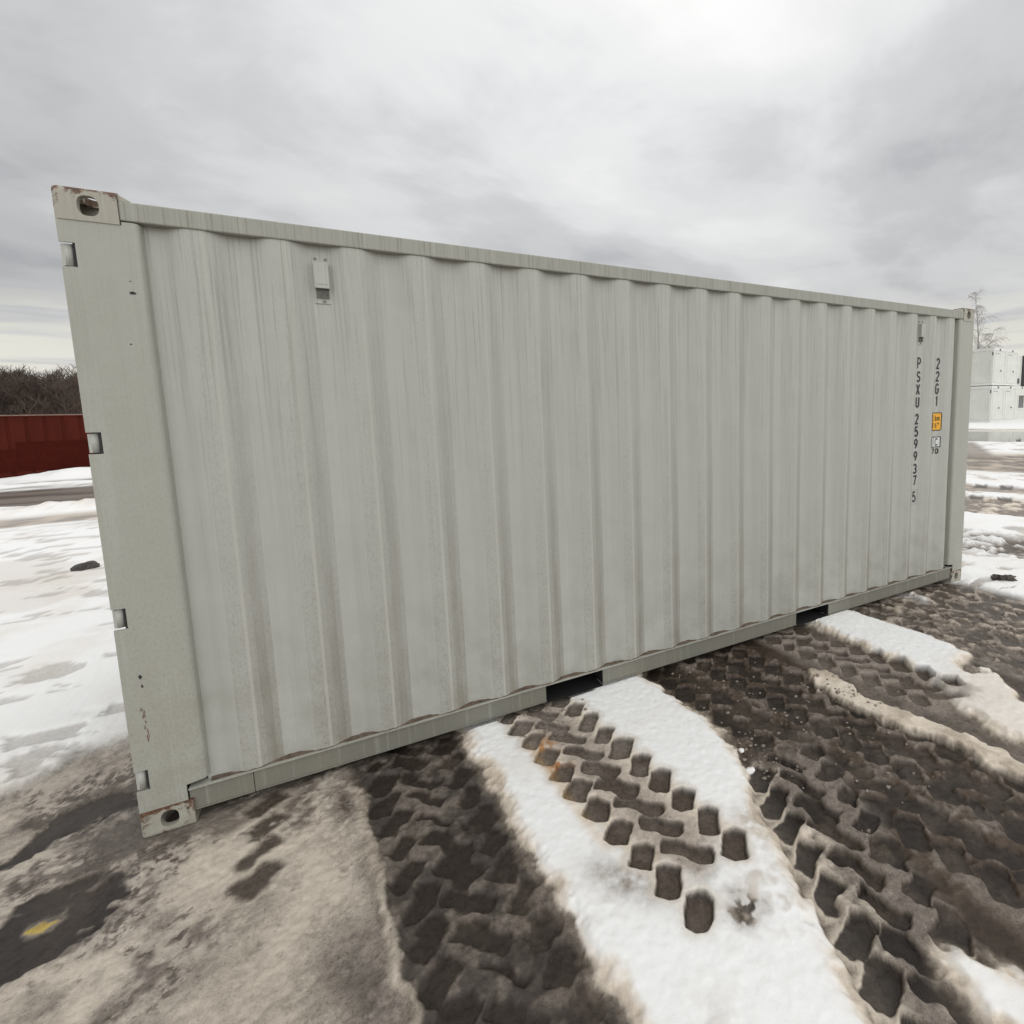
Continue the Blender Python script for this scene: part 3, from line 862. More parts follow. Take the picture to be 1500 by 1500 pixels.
    bump(t, b, math_node(t, 'ADD', v, math_node(t, 'MULTIPLY', n3, 0.25)), 0.4, 0.006)
    me.materials.append(m)
    o = bpy.data.objects.new('ground', me)
    COL.objects.link(o)
    o['kind'] = 'structure'
    return o


make_ground()


def ground_z(x, y):
    j = min(max(np.searchsorted(xs, x), 1), NX - 1)
    i = min(max(np.searchsorted(ys, y), 1), NY - 1)
    return float(Z[i, j])


def make_puddle():
    m, t, b = new_mat('puddle_water')
    b.inputs['Base Color'].default_value = (0.10, 0.088, 0.075, 1)
    b.inputs['Roughness'].default_value = 0.04
    b.inputs['IOR'].default_value = 1.33
    geo = N(t, 'ShaderNodeNewGeometry')
    bump(t, b, noise_node(t, geo.outputs['Position'], 3.0, 3.0, 0.5), 0.02, 0.01)
    mb = MB()
    pts = []
    for i in range(40):
        a = 2 * math.pi * i / 40
        lq = 4.6 + 0.25 * math.sin(3 * a) + 0.2 * math.sin(5 * a + 1)
        u = lq * math.cos(a) * 1.55
        v = 19 * math.sin(a)
        cx, cy = 33.5, 11.0
        pts.append((cx + u * 0.913 + v * 0.407, cy + u * 0.407 - v * 0.913, -0.028))
    mb.add(pts, [list(range(40))])
    o = mb.build('puddle', m)
    o['kind'] = 'structure'


make_puddle()

# ------------------------------------------------------------------ the pale grey shipping container
CL, CW, CH = 6.058, 2.438, 2.591
RIDGE0, RP = 0.432, 0.28


def profile_points(x0, x1):
    """(x, depth) corners of the corrugated wall; depth 0 = outer ridge, .036 = inner flat"""
    pts = [(x0, 0.036)]
    for k in range(20):
        e = RIDGE0 + RP * k
        for x, d in ((e - 0.140, 0.036), (e - 0.072, 0.0), (e, 0.0), (e + 0.068, 0.036)):
            if x0 < x < x1:
                pts.append((x, d))
    pts.append((x1, 0.036))
    return pts


PROF = profile_points(0.225, 5.835)


def rounded(pts, r=0.019, n=6):
    prof = []
    for i, (x, d) in enumerate(pts):
        if 0 < i < len(pts) - 1:
            (xa, da), (xb, db) = pts[i - 1], pts[i + 1]
            la = math.hypot(xa - x, da - d)
            lb = math.hypot(xb - x, db - d)
            ra, rb = min(r, la * 0.45), min(r, lb * 0.45)
            p0 = (x + (xa - x) * ra / la, d + (da - d) * ra / la)
            p2 = (x + (xb - x) * rb / lb, d + (db - d) * rb / lb)
            for k in range(n + 1):
                t = k / n
                prof.append(tuple((1 - t) ** 2 * p0[c] + 2 * t * (1 - t) * (x, d)[c] + t * t * p2[c] for c in (0, 1)))
        else:
            prof.append((x, d))
    return prof


PROF_R = rounded(PROF)
PX = np.array([p[0] for p in PROF_R])
PD = np.array([p[1] for p in PROF_R])
YP = 0.006


def wall_y(x):
    return YP + float(np.interp(x, PX, PD))


def corrugated(name, pts, z0, z1, ysign, yoff, mat, parent, dirt_shade=True):
    """vertical corrugated sheet along x; rounded folds"""
    prof = rounded(pts)
    nz = 14
    vs = []
    for j in range(nz):
        z = z0 + (z1 - z0) * j / (nz - 1)
        for (x, d) in prof:
            w = 0.0014 * math.sin(x * 3.1 + z * 2.3) + 0.0009 * math.sin(x * 9.7 - z * 4.1)
            vs.append((x, yoff + ysign * (d + w * (0 if j in (0, nz - 1) else 1)), z))
    n = len(prof)
    fs = []
    for j in range(nz - 1):
        for i in range(n - 1):
            a = j * n + i
            fs.append((a, a + 1, a + n + 1, a + n))
    me = bpy.data.meshes.new(name)
    me.from_pydata(vs, [], fs)
    me.polygons.foreach_set('use_smooth', [True] * len(fs))
    if dirt_shade:
        at = me.attributes.new('dirt_shade', 'FLOAT', 'FACE')
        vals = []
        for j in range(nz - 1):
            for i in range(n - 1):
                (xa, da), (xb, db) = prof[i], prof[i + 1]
                vals.append(1.0 if (db - da) > 0.0045 else (0.6 if (db - da) > 0.0012 else (-1.0 if (db - da) > 0.0001 and da < 0.002 else (0.30 if da < 0.006 and db < 0.006 else 0.0))))  # receding slopes: dirt and painted shade; outer folds: painted highlight
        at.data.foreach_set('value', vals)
    me.materials.append(mat)
    o = bpy.data.objects.new(name, me)
    COL.objects.link(o)
    o.parent = parent
    return o


def casting_mesh():
    """ISO corner casting for the corner x>=0, y>=0, z at the top (z: 0..0.118), oval holes in its three outer faces"""
    def tmp(bm):
        me = bpy.data.meshes.new('t')
        bm.to_mesh(me)
        bm.free()
        o = bpy.data.objects.new('t', me)
        COL.objects.link(o)
        return o
    bm = bmesh.new()
    bmesh.ops.create_cube(bm, size=1.0)
    for v in bm.verts:
        v.co = (0.089 + v.co.x * 0.178, 0.081 + v.co.y * 0.162, 0.059 + v.co.z * 0.118)
    es = [e for e in bm.edges if sum(1 for k in range(3) if all(abs(v.co[k] - (0, 0, 0.118)[k]) < 1e-5 for v in e.verts)) >= 1]
    outer = [e for e in bm.edges if sum(1 for k in range(3) if all(abs(v.co[k] - (0, 0, 0.118)[k]) < 1e-5 for v in e.verts)) == 2]
    bmesh.ops.bevel(bm, geom=outer, offset=0.016, segments=4, profile=0.5, affect='EDGES')
    body = tmp(bm)
    cutters = []
    bm = bmesh.new()
    bmesh.ops.create_cube(bm, size=1.0)
    for v in bm.verts:
        v.co = (0.095 + v.co.x * 0.136, 0.09 + v.co.y * 0.124, 0.054 + v.co.z * 0.076)
    cutters.append(tmp(bm))
    def oval(axis, c, a, b, depth):
        bm = bmesh.new()
        ring = []
        for i in range(28):
            an = 2 * math.pi * i / 28
            ca, sa = math.cos(an), math.sin(an)
            r = (abs(ca) ** 2.6 + abs(sa) ** 2.6) ** (-1 / 2.6)
            p, q_ = a * r * ca, b * r * sa
            if axis == 'y':
                ring.append((c[0] + p, c[1] - depth, c[2] + q_))
            elif axis == 'x':
                ring.append((c[0] - depth, c[1] + p, c[2] + q_))
            else:
                ring.append((c[0] + p, c[1] + q_, c[2] - depth))
        vs = [bm.verts.new(p) for p in ring]
        f = bm.faces.new(vs)
        ext = bmesh.ops.extrude_face_region(bm, geom=[f])
        vv = [g for g in ext['geom'] if isinstance(g, bmesh.types.BMVert)]
        bmesh.ops.translate(bm, verts=vv, vec=[2 * depth if k == 'xyz'.index(axis) else 0 for k in range(3)])
        bmesh.ops.recalc_face_normals(bm, faces=bm.faces)
        return tmp(bm)
    cutters.append(oval('y', (0.096, 0.0, 0.055), 0.030, 0.036, 0.04))
    cutters.append(oval('x', (0.0, 0.086, 0.055), 0.030, 0.036, 0.04))
    cutters.append(oval('z', (0.095, 0.086, 0.118), 0.034, 0.055, 0.04))
    for c in cutters:
        md = body.modifiers.new('cut', 'BOOLEAN')
        md.operation = 'DIFFERENCE'
        md.solver = 'EXACT'
        md.object = c
    dg = bpy.context.evaluated_depsgraph_get()
    dg.update()
    ev = body.evaluated_get(dg)
    me = bpy.data.meshes.new_from_object(ev)
    for o in [body] + cutters:
        bpy.data.objects.remove(o)
    return me


# stroke lettering: polylines on a 0..1 (wide) by 0..1 (high) cell
def arc(cx, cy, rx, ry, a0, a1, n=10):
    return [(cx + rx * math.cos(rad(a0 + (a1 - a0) * i / n)), cy + ry * math.sin(rad(a0 + (a1 - a0) * i / n))) for i in range(n + 1)]


GLYPH = {
    'P': [[(0.08, 0), (0.08, 1), (0.5, 1)] + arc(0.5, 0.73, 0.42, 0.27, 90, -90) + [(0.08, 0.46)]],
    'S': [arc(0.5, 0.74, 0.42, 0.26, 20, 180) + arc(0.5, 0.72, 0.42, 0.2, 180, 250, 5) + [(0.68, 0.46)] + arc(0.5, 0.27, 0.42, 0.27, 50, -160)],
    'X': [[(0.04, 0), (0.96, 1)], [(0.04, 1), (0.96, 0)]],
    'U': [[(0.08, 1), (0.08, 0.27)] + arc(0.5, 0.27, 0.42, 0.27, 180, 360) + [(0.92, 1)]],
    '2': [arc(0.5, 0.73, 0.42, 0.27, 170, -20) + [(0.08, 0.0), (0.95, 0.0)]],
    '5': [[(0.9, 1), (0.2, 1), (0.13, 0.55)] + arc(0.48, 0.32, 0.44, 0.32, 130, -160)],
    '9': [arc(0.5, 0.70, 0.42, 0.30, 0, 360, 18) + [(0.92, 0.62), (0.70, 0.25), (0.35, 0.0)]],
    '3': [arc(0.48, 0.75, 0.40, 0.25, 160, -90) + arc(0.48, 0.25, 0.44, 0.25, 90, -160)],
    '7': [[(0.06, 1), (0.94, 1), (0.40, 0)]],
    'G': [arc(0.5, 0.73, 0.42, 0.27, 20, 180) + arc(0.5, 0.27, 0.42, 0.27, 180, 360) + [(0.92, 0.47), (0.55, 0.47)]],
    '1': [[(0.30, 0.86), (0.62, 1), (0.62, 0)]],
    '0': [arc(0.5, 0.70, 0.42, 0.30, 0, 180) + arc(0.5, 0.30, 0.42, 0.30, 180, 360) + [(0.92, 0.70)]],
    'C': [arc(0.5, 0.72, 0.42, 0.28, 20, 180) + arc(0.5, 0.28, 0.42, 0.28, 180, 340)],
    'I': [[(0.5, 0), (0.5, 1)]],
    '6': [[(0.65, 1), (0.30, 0.72), (0.08, 0.38)] + arc(0.5, 0.30, 0.42, 0.30, 180, 540, 18)],
    '8': [arc(0.5, 0.75, 0.36, 0.25, -90, 270, 18), arc(0.5, 0.26, 0.42, 0.26, 90, 450, 18)],
    'm': [[(0.05, 0), (0.05, 0.65)], [(0.05, 0.5)] + arc(0.27, 0.45, 0.22, 0.2, 150, 0, 6) + [(0.49, 0)], [(0.49, 0.5)] + arc(0.72, 0.45, 0.22, 0.2, 150, 0, 6) + [(0.94, 0)]],
    '.': [[(0.4, 0.0), (0.4, 0.13)]],
    "'": [[(0.5, 0.75), (0.5, 1)]],
    '"': [[(0.3, 0.75), (0.3, 1)], [(0.7, 0.75), (0.7, 1)]],
}


def ribbon(mb, line, w, off):
    """flat stroke of width w following the corrugated wall, line in wall x,z"""
    pts = []
    for a, b in zip(line[:-1], line[1:]):
        n = max(1, int(math.hypot(b[0] - a[0], b[1] - a[1]) / 0.008))
        for i in range(n):
            pts.append((a[0] + (b[0] - a[0]) * i / n, a[1] + (b[1] - a[1]) * i / n))
    pts.append(line[-1])
    n = len(pts)
    closed = math.hypot(pts[0][0] - pts[-1][0], pts[0][1] - pts[-1][1]) < 1e-6
    vs = []
    for i, (x, z) in enumerate(pts):
        if closed and i in (0, n - 1):
            p0, p1 = pts[n - 2], pts[1]
        else:
            p0 = pts[max(i - 1, 0)]
            p1 = pts[min(i + 1, n - 1)]
        def unit(a, b):
            d = math.hypot(b[0] - a[0], b[1] - a[1]) or 1
            return ((b[0] - a[0]) / d, (b[1] - a[1]) / d)
        u = unit(p0, (x, z)) if (x, z) != p0 else unit((x, z), p1)
        v = unit((x, z), p1) if (x, z) != p1 else u
        nx, nz = -(u[1] + v[1]), (u[0] + v[0])
        l = math.hypot(nx, nz) or 1
        nx, nz = nx / l, nz / l
        cs = max(0.55, abs(nx * -u[1] + nz * u[0]))
        h = w / 2 / cs
        for s in (1, -1):
            xx, zz = x + s * nx * h, z + s * nz * h
            vs.append((xx, wall_y(xx) - off, zz))
    mb.add(vs, [(2 * i, 2 * i + 1, 2 * i + 3, 2 * i + 2) for i in range(n - 1)])


def text(mb, s, x, z, w, h, stroke, off, gap=0.0):
    """s written left to right from x, baseline z"""
    for ch in s:
        ww = w * (0.45 if ch in ".'" else 1.35 if ch == 'm' else 1.0)
        if ch != ' ':
            for ln in GLYPH[ch]:
                ribbon(mb, [(x + stroke / 2 + p[0] * (ww - stroke), z + stroke / 2 + p[1] * (h - stroke)) for p in ln], stroke, off + 0.0001 * rng.random())
        x += ww + gap


def plate(mb, x0, x1, z0, z1, r, off):
    """rounded plate lying on the wall"""
    cols = sorted(set([x0, x1] + [float(p) for p in PX if x0 < p < x1] + list(np.linspace(x0, x1, 31)) + list(np.linspace(x0, x0 + r, 6)) + list(np.linspace(x1 - r, x1, 6))))
    vs = []
    for x in cols:
        e = 0.0
        dx = max(x0 + r - x, x - (x1 - r), 0)
        if dx > 0:
            e = r - math.sqrt(max(r * r - dx * dx, 0))
        vs += [(x, wall_y(x) - off, z0 + e), (x, wall_y(x) - off, z1 - e)]
    mb.add(vs, [(2 * i, 2 * i + 2, 2 * i + 3, 2 * i + 1) for i in range(len(cols) - 1)])


def Zr(za):          # height read on the front plane -> height on the inner flat
    return 1.7284 + (za - 1.7284) * 1.0155


def build_container():
    root = empty('shipping_container', (0, 0, 0))
    tag(root, 'large pale grey corrugated steel shipping container with black code letters, standing in slush', 'shipping container')
    # --- castings
    cm = casting_mesh()
    for top in (True, False):
        for fx in (False, True):
            for fy in (False, True):
                me = cm.copy()
                for v in me.vertices:
                    x, y, z = v.co
                    if fx:
                        x = CL - x
                    if fy:
                        y = CW + 0.008 - y
                    z = CH - 0.118 + z if top else 0.118 - z
                    v.co = (x, y - 0.004, z)
                if (fx + fy + (not top)) % 2 == 1:
                    me.flip_normals()
                at = me.attributes.new('rust', 'FLOAT', 'POINT')
                vals = []
                for v in me.vertices:
                    zz = (v.co.z - (CH - 0.118)) / 0.118 if top else v.co.z / 0.118
                    vals.append(max(0.0, (zz - 0.55) / 0.45) if top else max(0.0, (zz - 0.6) / 0.4) * 0.9 + (0.35 if zz < 0.15 else 0))
                at.data.foreach_set('value', vals)
                me.materials.clear()
                me.materials.append(CAST)
                o = bpy.data.objects.new('corner_casting', me)
                COL.objects.link(o)
                o.parent = root
                if top and not fx and not fy:
                    o['label'] = 'corner casting with rust along its worn top edge'
    # --- posts (front pair seen; the two behind close the frame)
    notches = [(2.305, 2.392), (1.612, 1.695), (0.909, 0.994), (0.212, 0.300)]
    mb = MB()
    zb, zt = 0.118, CH - 0.118
    out = [(0.003, zb), (0.160, zb), (0.160, 0.186), (0.2115, 0.193), (0.2115, zt + 0.012), (0.182, zt + 0.012), (0.182, zt), (0.003, zt)]
    for z0, z1 in notches:                            # left edge, going down
        out += [(0.003, z1), (0.046, z1), (0.046, z0), (0.003, z0)]
    mb.extrude_xz(out, 0.0, 0.008)
    # rounded fold and return into the wall
    prof = [(0.2115, 0.0)] + [(0.2115 + 0.02 * math.sin(rad(a)), 0.02 - 0.02 * math.cos(rad(a))) for a in (15, 30, 45, 60, 75, 90)] + [(0.236, 0.046), (0.229, 0.046), (0.2195, 0.008), (0.2115, 0.008)]
    n = len(prof)
    z0, z1 = 0.193, zt + 0.012
    mb.add([(x, y, z0) for x, y in prof] + [(x, y, z1) for x, y in prof],
           [(i, (i + 1) % n, n + (i + 1) % n, n + i) for i in range(n)] + [list(range(n)), list(range(2 * n - 1, n - 1, -1))])
    mb.box(0.060, 0.068, 0.0085, 0.16, 0.1185, zt - 0.0005)     # inner web behind the hinge notches
    po = mb.build('corner_post', PAINT_POST, root)
    po['label'] = 'post with four hinge cut-outs down its outer edge'
    mb = MB()
    mb.bevel_box(0.001, 0.092, 0.0105, 0.0125, zt + 0.0, zt + 0.002, 0.0005, 1)
    mb = MB()                                          # far post
    x0, x1 = 5.847, CL - 0.003
    out2 = [(CL - x_, z_) for x_, z_ in [(0.003, zb), (0.160, zb), (0.160, 0.186), (0.2115, 0.193), (0.2115, zt + 0.012), (0.182, zt + 0.012), (0.182, zt), (0.003, zt)]]
    mb.extrude_xz(out2, 0.0, 0.008)
    n = len(prof)
    mb.add([(CL - x_, y_, 0.193) for x_, y_ in prof] + [(CL - x_, y_, zt + 0.012) for x_, y_ in prof],
           [(i, (i + 1) % n, n + (i + 1) % n, n + i) for i in range(n)] + [list(range(n)), list(range(2 * n - 1, n - 1, -1))])
    mb.box(CL - 0.011, CL - 0.003, 0.0085, 0.16, zb, zt)
    mb.build('corner_post', PAINT_POST, root)
    for fx in (0, 1):
        mb = MB()
        a, b = ((0.003, 0.16) if not fx else (CL - 0.16, CL - 0.003))
        mb.box(a, b, CW - 0.14, CW, zb, zt)
        mb.build('corner_post', PAINT_POST, root)
    # --- hinges in the notches
    for z0, z1 in notches:
        mb = MB()
        mb.tube((0.0185, 0.024, z0 + 0.005), (0.0185, 0.024, z1 - 0.005), 0.0150, n=16)
        mb.box(0.0035, 0.016, 0.0105, 0.036, z0 + 0.005, z1 - 0.005)
        hg = mb.build('hinge', PAINT, root)
        mb = MB()
        mb.box(0.036, 0.0455, 0.0105, 0.058, z0 - 0.004, z1 + 0.004)
        mb.box(0.003, 0.0355, 0.045, 0.058, z0 - 0.004, z1 + 0.004)
        mb.build('hinge_pocket', DARKIN, hg)
    # --- top rails
    for y0, y1 in ((-0.001, 0.060), (CW - 0.06, CW)):
        mb = MB()
        mb.bevel_box(0.1785, CL - 0.1785, y0, y1, 2.490, 2.561, 0.005, 2)
        mb.build('top_side_rail', PAINT_RAIL, root)
    # sloping plates from the castings down to the rail
    for xa, xb in ((0.179, 0.215), (CL - 0.179, CL - 0.29)):
        mb = MB()
        p = [(xa, 2.5615), (xb, 2.5615), (xb, 2.564), (xa, 2.585)]
        mb.extrude_xz(p, 0.004, 0.17)
        mb.build('corner_gusset', CAST, root)
    # --- bottom rails with the two fork pockets
    zr0, zr1 = 0.060, 0.165
    segs = [(0.165, 0.3885), (0.3915, 1.777), (2.145, 3.805), (4.168, CL - 0.179)]
    for side in (0, 1):
        mb = MB()
        def yy(y):
            return y if side == 0 else CW - y
        for a, b in segs:
            ya, yb = sorted((yy(0.008), yy(0.014)))
            mb.box(a, b, ya, yb, zr0 + 0.0065, zr1 - 0.0065)
        lip = MB()
        ya, yb = sorted((yy(-0.003), yy(0.056)))
        lip.box(0.165, CL - 0.179, ya, yb, zr1 - 0.006, zr1)
        lip.build('rail_lip', PAINT_POST, root)
        ya, yb = sorted((yy(0.003), yy(0.056)))
        for a, b in segs:
            mb.box(a, b, ya, yb, zr0, zr0 + 0.006)
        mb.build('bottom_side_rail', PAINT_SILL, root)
    for a, b in ((1.777, 2.145), (3.805, 4.168)):
        mb = MB()
        t_ = 0.006
        for (x0_, x1_, z0_, z1_) in ((a - t_, a, 0.0605, 0.1585), (b, b + t_, 0.0605, 0.1585), (a - t_, b + t_, 0.1520, 0.1585)):
            mb.box(x0_, x1_, 0.0145, CW - 0.0145, z0_, z1_)
        mb.box(a, b, 0.0145, CW - 0.0145, 0.045, 0.051)
        mb.box(a + 0.001, b - 0.001, 1.1, 1.106, 0.051, 0.152)  # blank added mid-tunnel, stops light coming through from the rear
        mb.build('forklift_pocket', POCKET_SHADE, root)
    # --- welded dirty seam along the ledge, wavering bead at the foot of the wall
    mb = MB()
    line = []
    for i in range(0, 1130):
        x = 0.236 + i * 0.005
        if x > 5.84:
            break
        line.append((x, wall_y(x) - 0.0008, zr1 + 0.0015 + 0.0012 * math.sin(x * 61) + 0.001 * math.sin(x * 143 + 2)))
    for a, b in zip(line[:-1], line[1:]):
        mb.tube(a, b, 0.0022 + 0.0012 * rng.random(), n=5, caps=False)
    mb.build('weld_seam', LEDGE, root)
    mb = MB()                                          # grit and rust lying on the ledge in each recess
    cols_ = [p for p in np.arange(0.24, 5.83, 0.01)]
    vs = []
    for x in cols_:
        vs += [(x, 0.009 + 0.004 * math.sin(x * 37) * math.sin(x * 11), zr1 + 0.0012), (x, wall_y(x) + 0.002, zr1 + 0.003)]
    mb.add(vs, [(2 * i, 2 * i + 2, 2 * i + 3, 2 * i + 1) for i in range(len(cols_) - 1)])
    mb.build('ledge_grit', LEDGE, root)
    # --- walls
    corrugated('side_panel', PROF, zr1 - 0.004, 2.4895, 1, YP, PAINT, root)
    corrugated('side_panel', profile_points(0.17, 5.88), zr1 - 0.004, 2.4895, -1, CW - YP, PAINT, root, False)
    mb = MB()                                          # front end wall, corrugated along y
    prof = [(0.15, 0.036)]
    k = 0.18
    while k < CW - 0.3:
        prof += [(k, 0.036), (k + 0.05, 0.0), (k + 0.16, 0.0), (k + 0.21, 0.036)]
        k += 0.25
    prof.append((CW - 0.15, 0.036))
    vs = []
    for z in (0.16, 2.47):
        vs += [(CL - 0.02 - d, y, z) for y, d in prof]
    n = len(prof)
    mb.add(vs, [(i, i + 1, n + i + 1, n + i) for i in range(n - 1)])
    mb.build('end_panel', PAINT, root)
    mb = MB()
    mb.box(CL - 0.07, CL - 0.002, 0.159, CW - 0.155, 2.48, 2.58)
    mb.build('end_rail', PAINT_RAIL, root)
    mb = MB()
    mb.box(CL - 0.07, CL - 0.002, 0.159, CW - 0.155, 0.03, 0.16)
    mb.build('end_sill', PAINT_RAIL, root)
    mb = MB()                                          # roof sheet
    vs = []
    nn = 0
    x = 0.18
    while x < CL - 0.19:
        for dx, dz in ((0, 0), (0.03, 0.012), (0.12, 0.012), (0.15, 0)):
            vs += [(x + dx, 0.061, 2.545 + dz * 0.5), (x + dx, CW - 0.061, 2.545 + dz * 0.5)]
            nn += 1
        x += 0.21
    mb.add(vs, [(2 * i, 2 * i + 2, 2 * i + 3, 2 * i + 1) for i in range(nn - 1)])
    mb.build('roof_panel', PAINT, root)
    mb = MB()
    mb.box(0.06, CL - 0.08, 0.058, CW - 0.058, 0.1595, 0.19)
    for i in range(14):
        x = 0.25 + i * 0.42
        if any(a - 0.06 < x < b + 0.06 for a, b in ((1.777, 2.145), (3.805, 4.168))):
            continue
        mb.box(x, x + 0.045, 0.058, CW - 0.058, 0.06, 0.1592)
    mb.build('floor', DARKIN, root)
    # --- door end
    mb = MB()
    mb.box(0.003, 0.09, 0.159, CW - 0.155, 2.475, 2.585)
    mb.build('door_header', PAINT_POST, root)
    mb = MB()
    mb.box(0.003, 0.09, 0.159, CW - 0.155, 0.03, 0.155)
    mb.build('door_sill', PAINT_POST, root)
    for i in (0, 1):
        y0 = 0.075 + i * 1.149
        mb = MB()
        mb.box(0.028, 0.075, y0, y0 + 1.139, 0.162, 2.468)
        for z in (0.5, 1.1, 1.7):
            mb.box(0.020, 0.0278, y0 + 0.1, y0 + 1.04, z, z + 0.35)
        d = mb.build('door', PAINT, root)
        for yb_ in (0.28, 0.86):
            mb = MB()
            mb.tube((0.0, y0 + yb_, 0.14), (0.0, y0 + yb_, 2.48), 0.017, n=10)
            mb.box(-0.012, 0.0195, y0 + yb_ - 0.04, y0 + yb_ + 0.04, 1.02, 1.10)
            mb.build('lock_bar', STEEL, d)
    # --- ventilators high on the inner flats
    for xc in (0.826, 5.300):
        mb = MB()
        yv = 0.042
        x0_, x1_ = xc - 0.033, xc + 0.033
        zt_, zb_ = 2.447, 2.240
        mb.bevel_box(x0_, x1_, yv - 0.004, yv - 0.0005, zb_, zt_, 0.001, 1)
        v = mb.build('ventilator', PAINT, root)
        mb = MB()
        hz0, hz1 = zb_ + 0.064, zt_ - 0.032
        mb.extrude_xz([(x0_ + 0.005, hz0), (x1_ - 0.005, hz0), (x1_ - 0.005, hz1), (x0_ + 0.005, hz1)], yv - 0.032, yv - 0.0042)
        mb.box(x0_ + 0.012, x1_ - 0.012, yv - 0.0335, yv - 0.0321, hz0 + 0.016, hz0 + 0.019)
        mb.build('hood', PAINT, v)
        mb = MB()
        for i in range(11):
            xx = x0_ + 0.008 + i * 0.0047
            mb.box(xx, xx + 0.0024, yv - 0.013, yv - 0.0042, zb_ + 0.024, hz0 - 0.001)
        mb.build('grille', STEEL, v)
        for (sx, sz) in ((x0_ + 0.013, zt_ - 0.013), (x1_ - 0.013, zt_ - 0.013), (xc + 0.004, zb_ + 0.011)):
            mb = MB()
            mb.tube((sx, yv - 0.0043, sz), (sx, yv - 0.0085, sz), 0.0058, n=8)
            mb.build('screw', STEEL, v)
    # --- lettering
    OFF = 0.0016
    z_of = lambda row: Zr(2.130 - (row - 523.0) * 0.005943)
    rows = [('P', 523.2, 540), ('S', 542.9, 558.9), ('X', 560.8, 577.6), ('U', 579.2, 595.7), ('2', 604, 620), ('5', 622.4, 638.4),
            ('9', 640.8, 656), ('9', 659, 674), ('3', 677.5, 693), ('7', 695, 710.8), ('5', 719, 736)]
    for ch, a, b in rows:
        mb = MB()
        text(mb, ch, 5.272, z_of(b), 0.058, z_of(a) - z_of(b), 0.0150, OFF)
        mb.build('code_character', BLACK, root)
    za, zb2 = z_of(716.6), z_of(738.6)
    mb2 = MB()
    ribbon(mb2, [(5.260, za), (5.342, za), (5.342, zb2), (5.260, zb2), (5.260, za)], 0.0018, OFF)
    mb2.build('check_digit_frame', STEEL, root)
    z_of2 = lambda row: Zr(2.114 - (row - 527.0) * 0.00607)
    mb = MB()
    for ch, a, b in (('2', 524, 540.3), ('2', 542.9, 558.4), ('G', 560.5, 576.8), ('1', 579.2, 594.7)):
        text(mb, ch, 5.556, z_of2(b), 0.058, z_of2(a) - z_of2(b), 0.0150, OFF)
    mb.build('size_code_lettering', BLACK, root)
    zt_, zb_ = z_of2(603.2), z_of2(630)
    mb = MB()
    plate(mb, 5.492, 5.648, zb_, zt_, 0.016, OFF)
    pl = mb.build('height_label', BLACK, root)
    pl['label'] = 'yellow height label with black border'
    mb = MB()
    plate(mb, 5.500, 5.640, zb_ + 0.008, zt_ - 0.008, 0.010, OFF + 0.0007)
    mb.build('label_face', YELLOW, pl)
    mb = MB()
    hh = zt_ - zb_
    text(mb, '2.6m', 5.523, zb_ + hh * 0.53, 0.0245, hh * 0.33, 0.0068, OFF + 0.0014, 0.004)
    text(mb, "8'6\"", 5.523, zb_ + hh * 0.13, 0.027, hh * 0.31, 0.0068, OFF + 0.0014, 0.004)
    mb.build('label_text', BLACK, pl)
    zt_, zb_ = z_of2(638.9), z_of2(654.7)
    mb = MB()
    plate(mb, 5.505, 5.646, zb_, zt_, 0.001, OFF)
    pl = mb.build('rail_code_plate', BLACK, root)
    mb = MB()
    plate(mb, 5.514, 5.5545, zb_ + 0.008, zt_ - 0.008, 0.001, OFF + 0.0007)
    plate(mb, 5.563, 5.637, zb_ + 0.008, zt_ - 0.008, 0.001, OFF + 0.0007)
    mb.build('plate_face', WHITE, pl)
    mb = MB()
    text(mb, 'I', 5.518, zb_ + 0.013, 0.032, zt_ - zb_ - 0.026, 0.0095, OFF + 0.0014)
    mb.build('plate_text', BLACK, pl)
    mb = MB()
    text(mb, 'C', 5.579, zb_ + 0.013, 0.046, zt_ - zb_ - 0.026, 0.0110, OFF + 0.0014)
    mb.build('plate_text', BLACK, pl)
    mb = MB()
    text(mb, '70', 5.540, z_of2(664.6), 0.042, z_of2(656.2) - z_of2(664.6), 0.0115, OFF, 0.010)
    mb.build('rail_code_digits', BLACK, root)
    # chips and scrapes on the post
    for (x, z, w, h) in ((0.19, 2.225, 0.010, 0.008), (0.187, 2.268, 0.004, 0.002), (0.165, 2.03, 0.004, 0.003), (0.062, 0.70, 0.006, 0.016), (0.064, 0.66, 0.004, 0.008)):
        mb = MB()
        ps = []
        for i in range(9):
            a = 2 * math.pi * i / 9
            r = rng.uniform(0.6, 1.1)
            ps.append((x + w * r * math.cos(a), -0.0006, z + h * r * math.sin(a)))
        mb.add(ps, [list(range(9))])
        mb.build('paint_chip', DARKIN, root)
    m_sc = simple_mat('scraped_primer', (0.17, 0.115, 0.095), 0.8, 0.5, 80)
    mb = MB()
    for i in range(26):
        z = 0.40 + rng.random() * 0.17
        x = 0.055 + 0.012 * (0.55 - z) / 0.2 + rng.gauss(0, 0.003)
        w, h = rng.uniform(0.0008, 0.003), rng.uniform(0.003, 0.012)
        ps = []
        for k in range(7):
            a = 2 * math.pi * k / 7
            r = rng.uniform(0.6, 1.1)
            ps.append((x + w * r * math.cos(a), -0.0005 - 0.00002 * i, z + h * r * math.sin(a)))
        mb.add(ps, [list(range(7))])
    mb.build('scrape_marks', m_sc, root)
    return root


build_container()

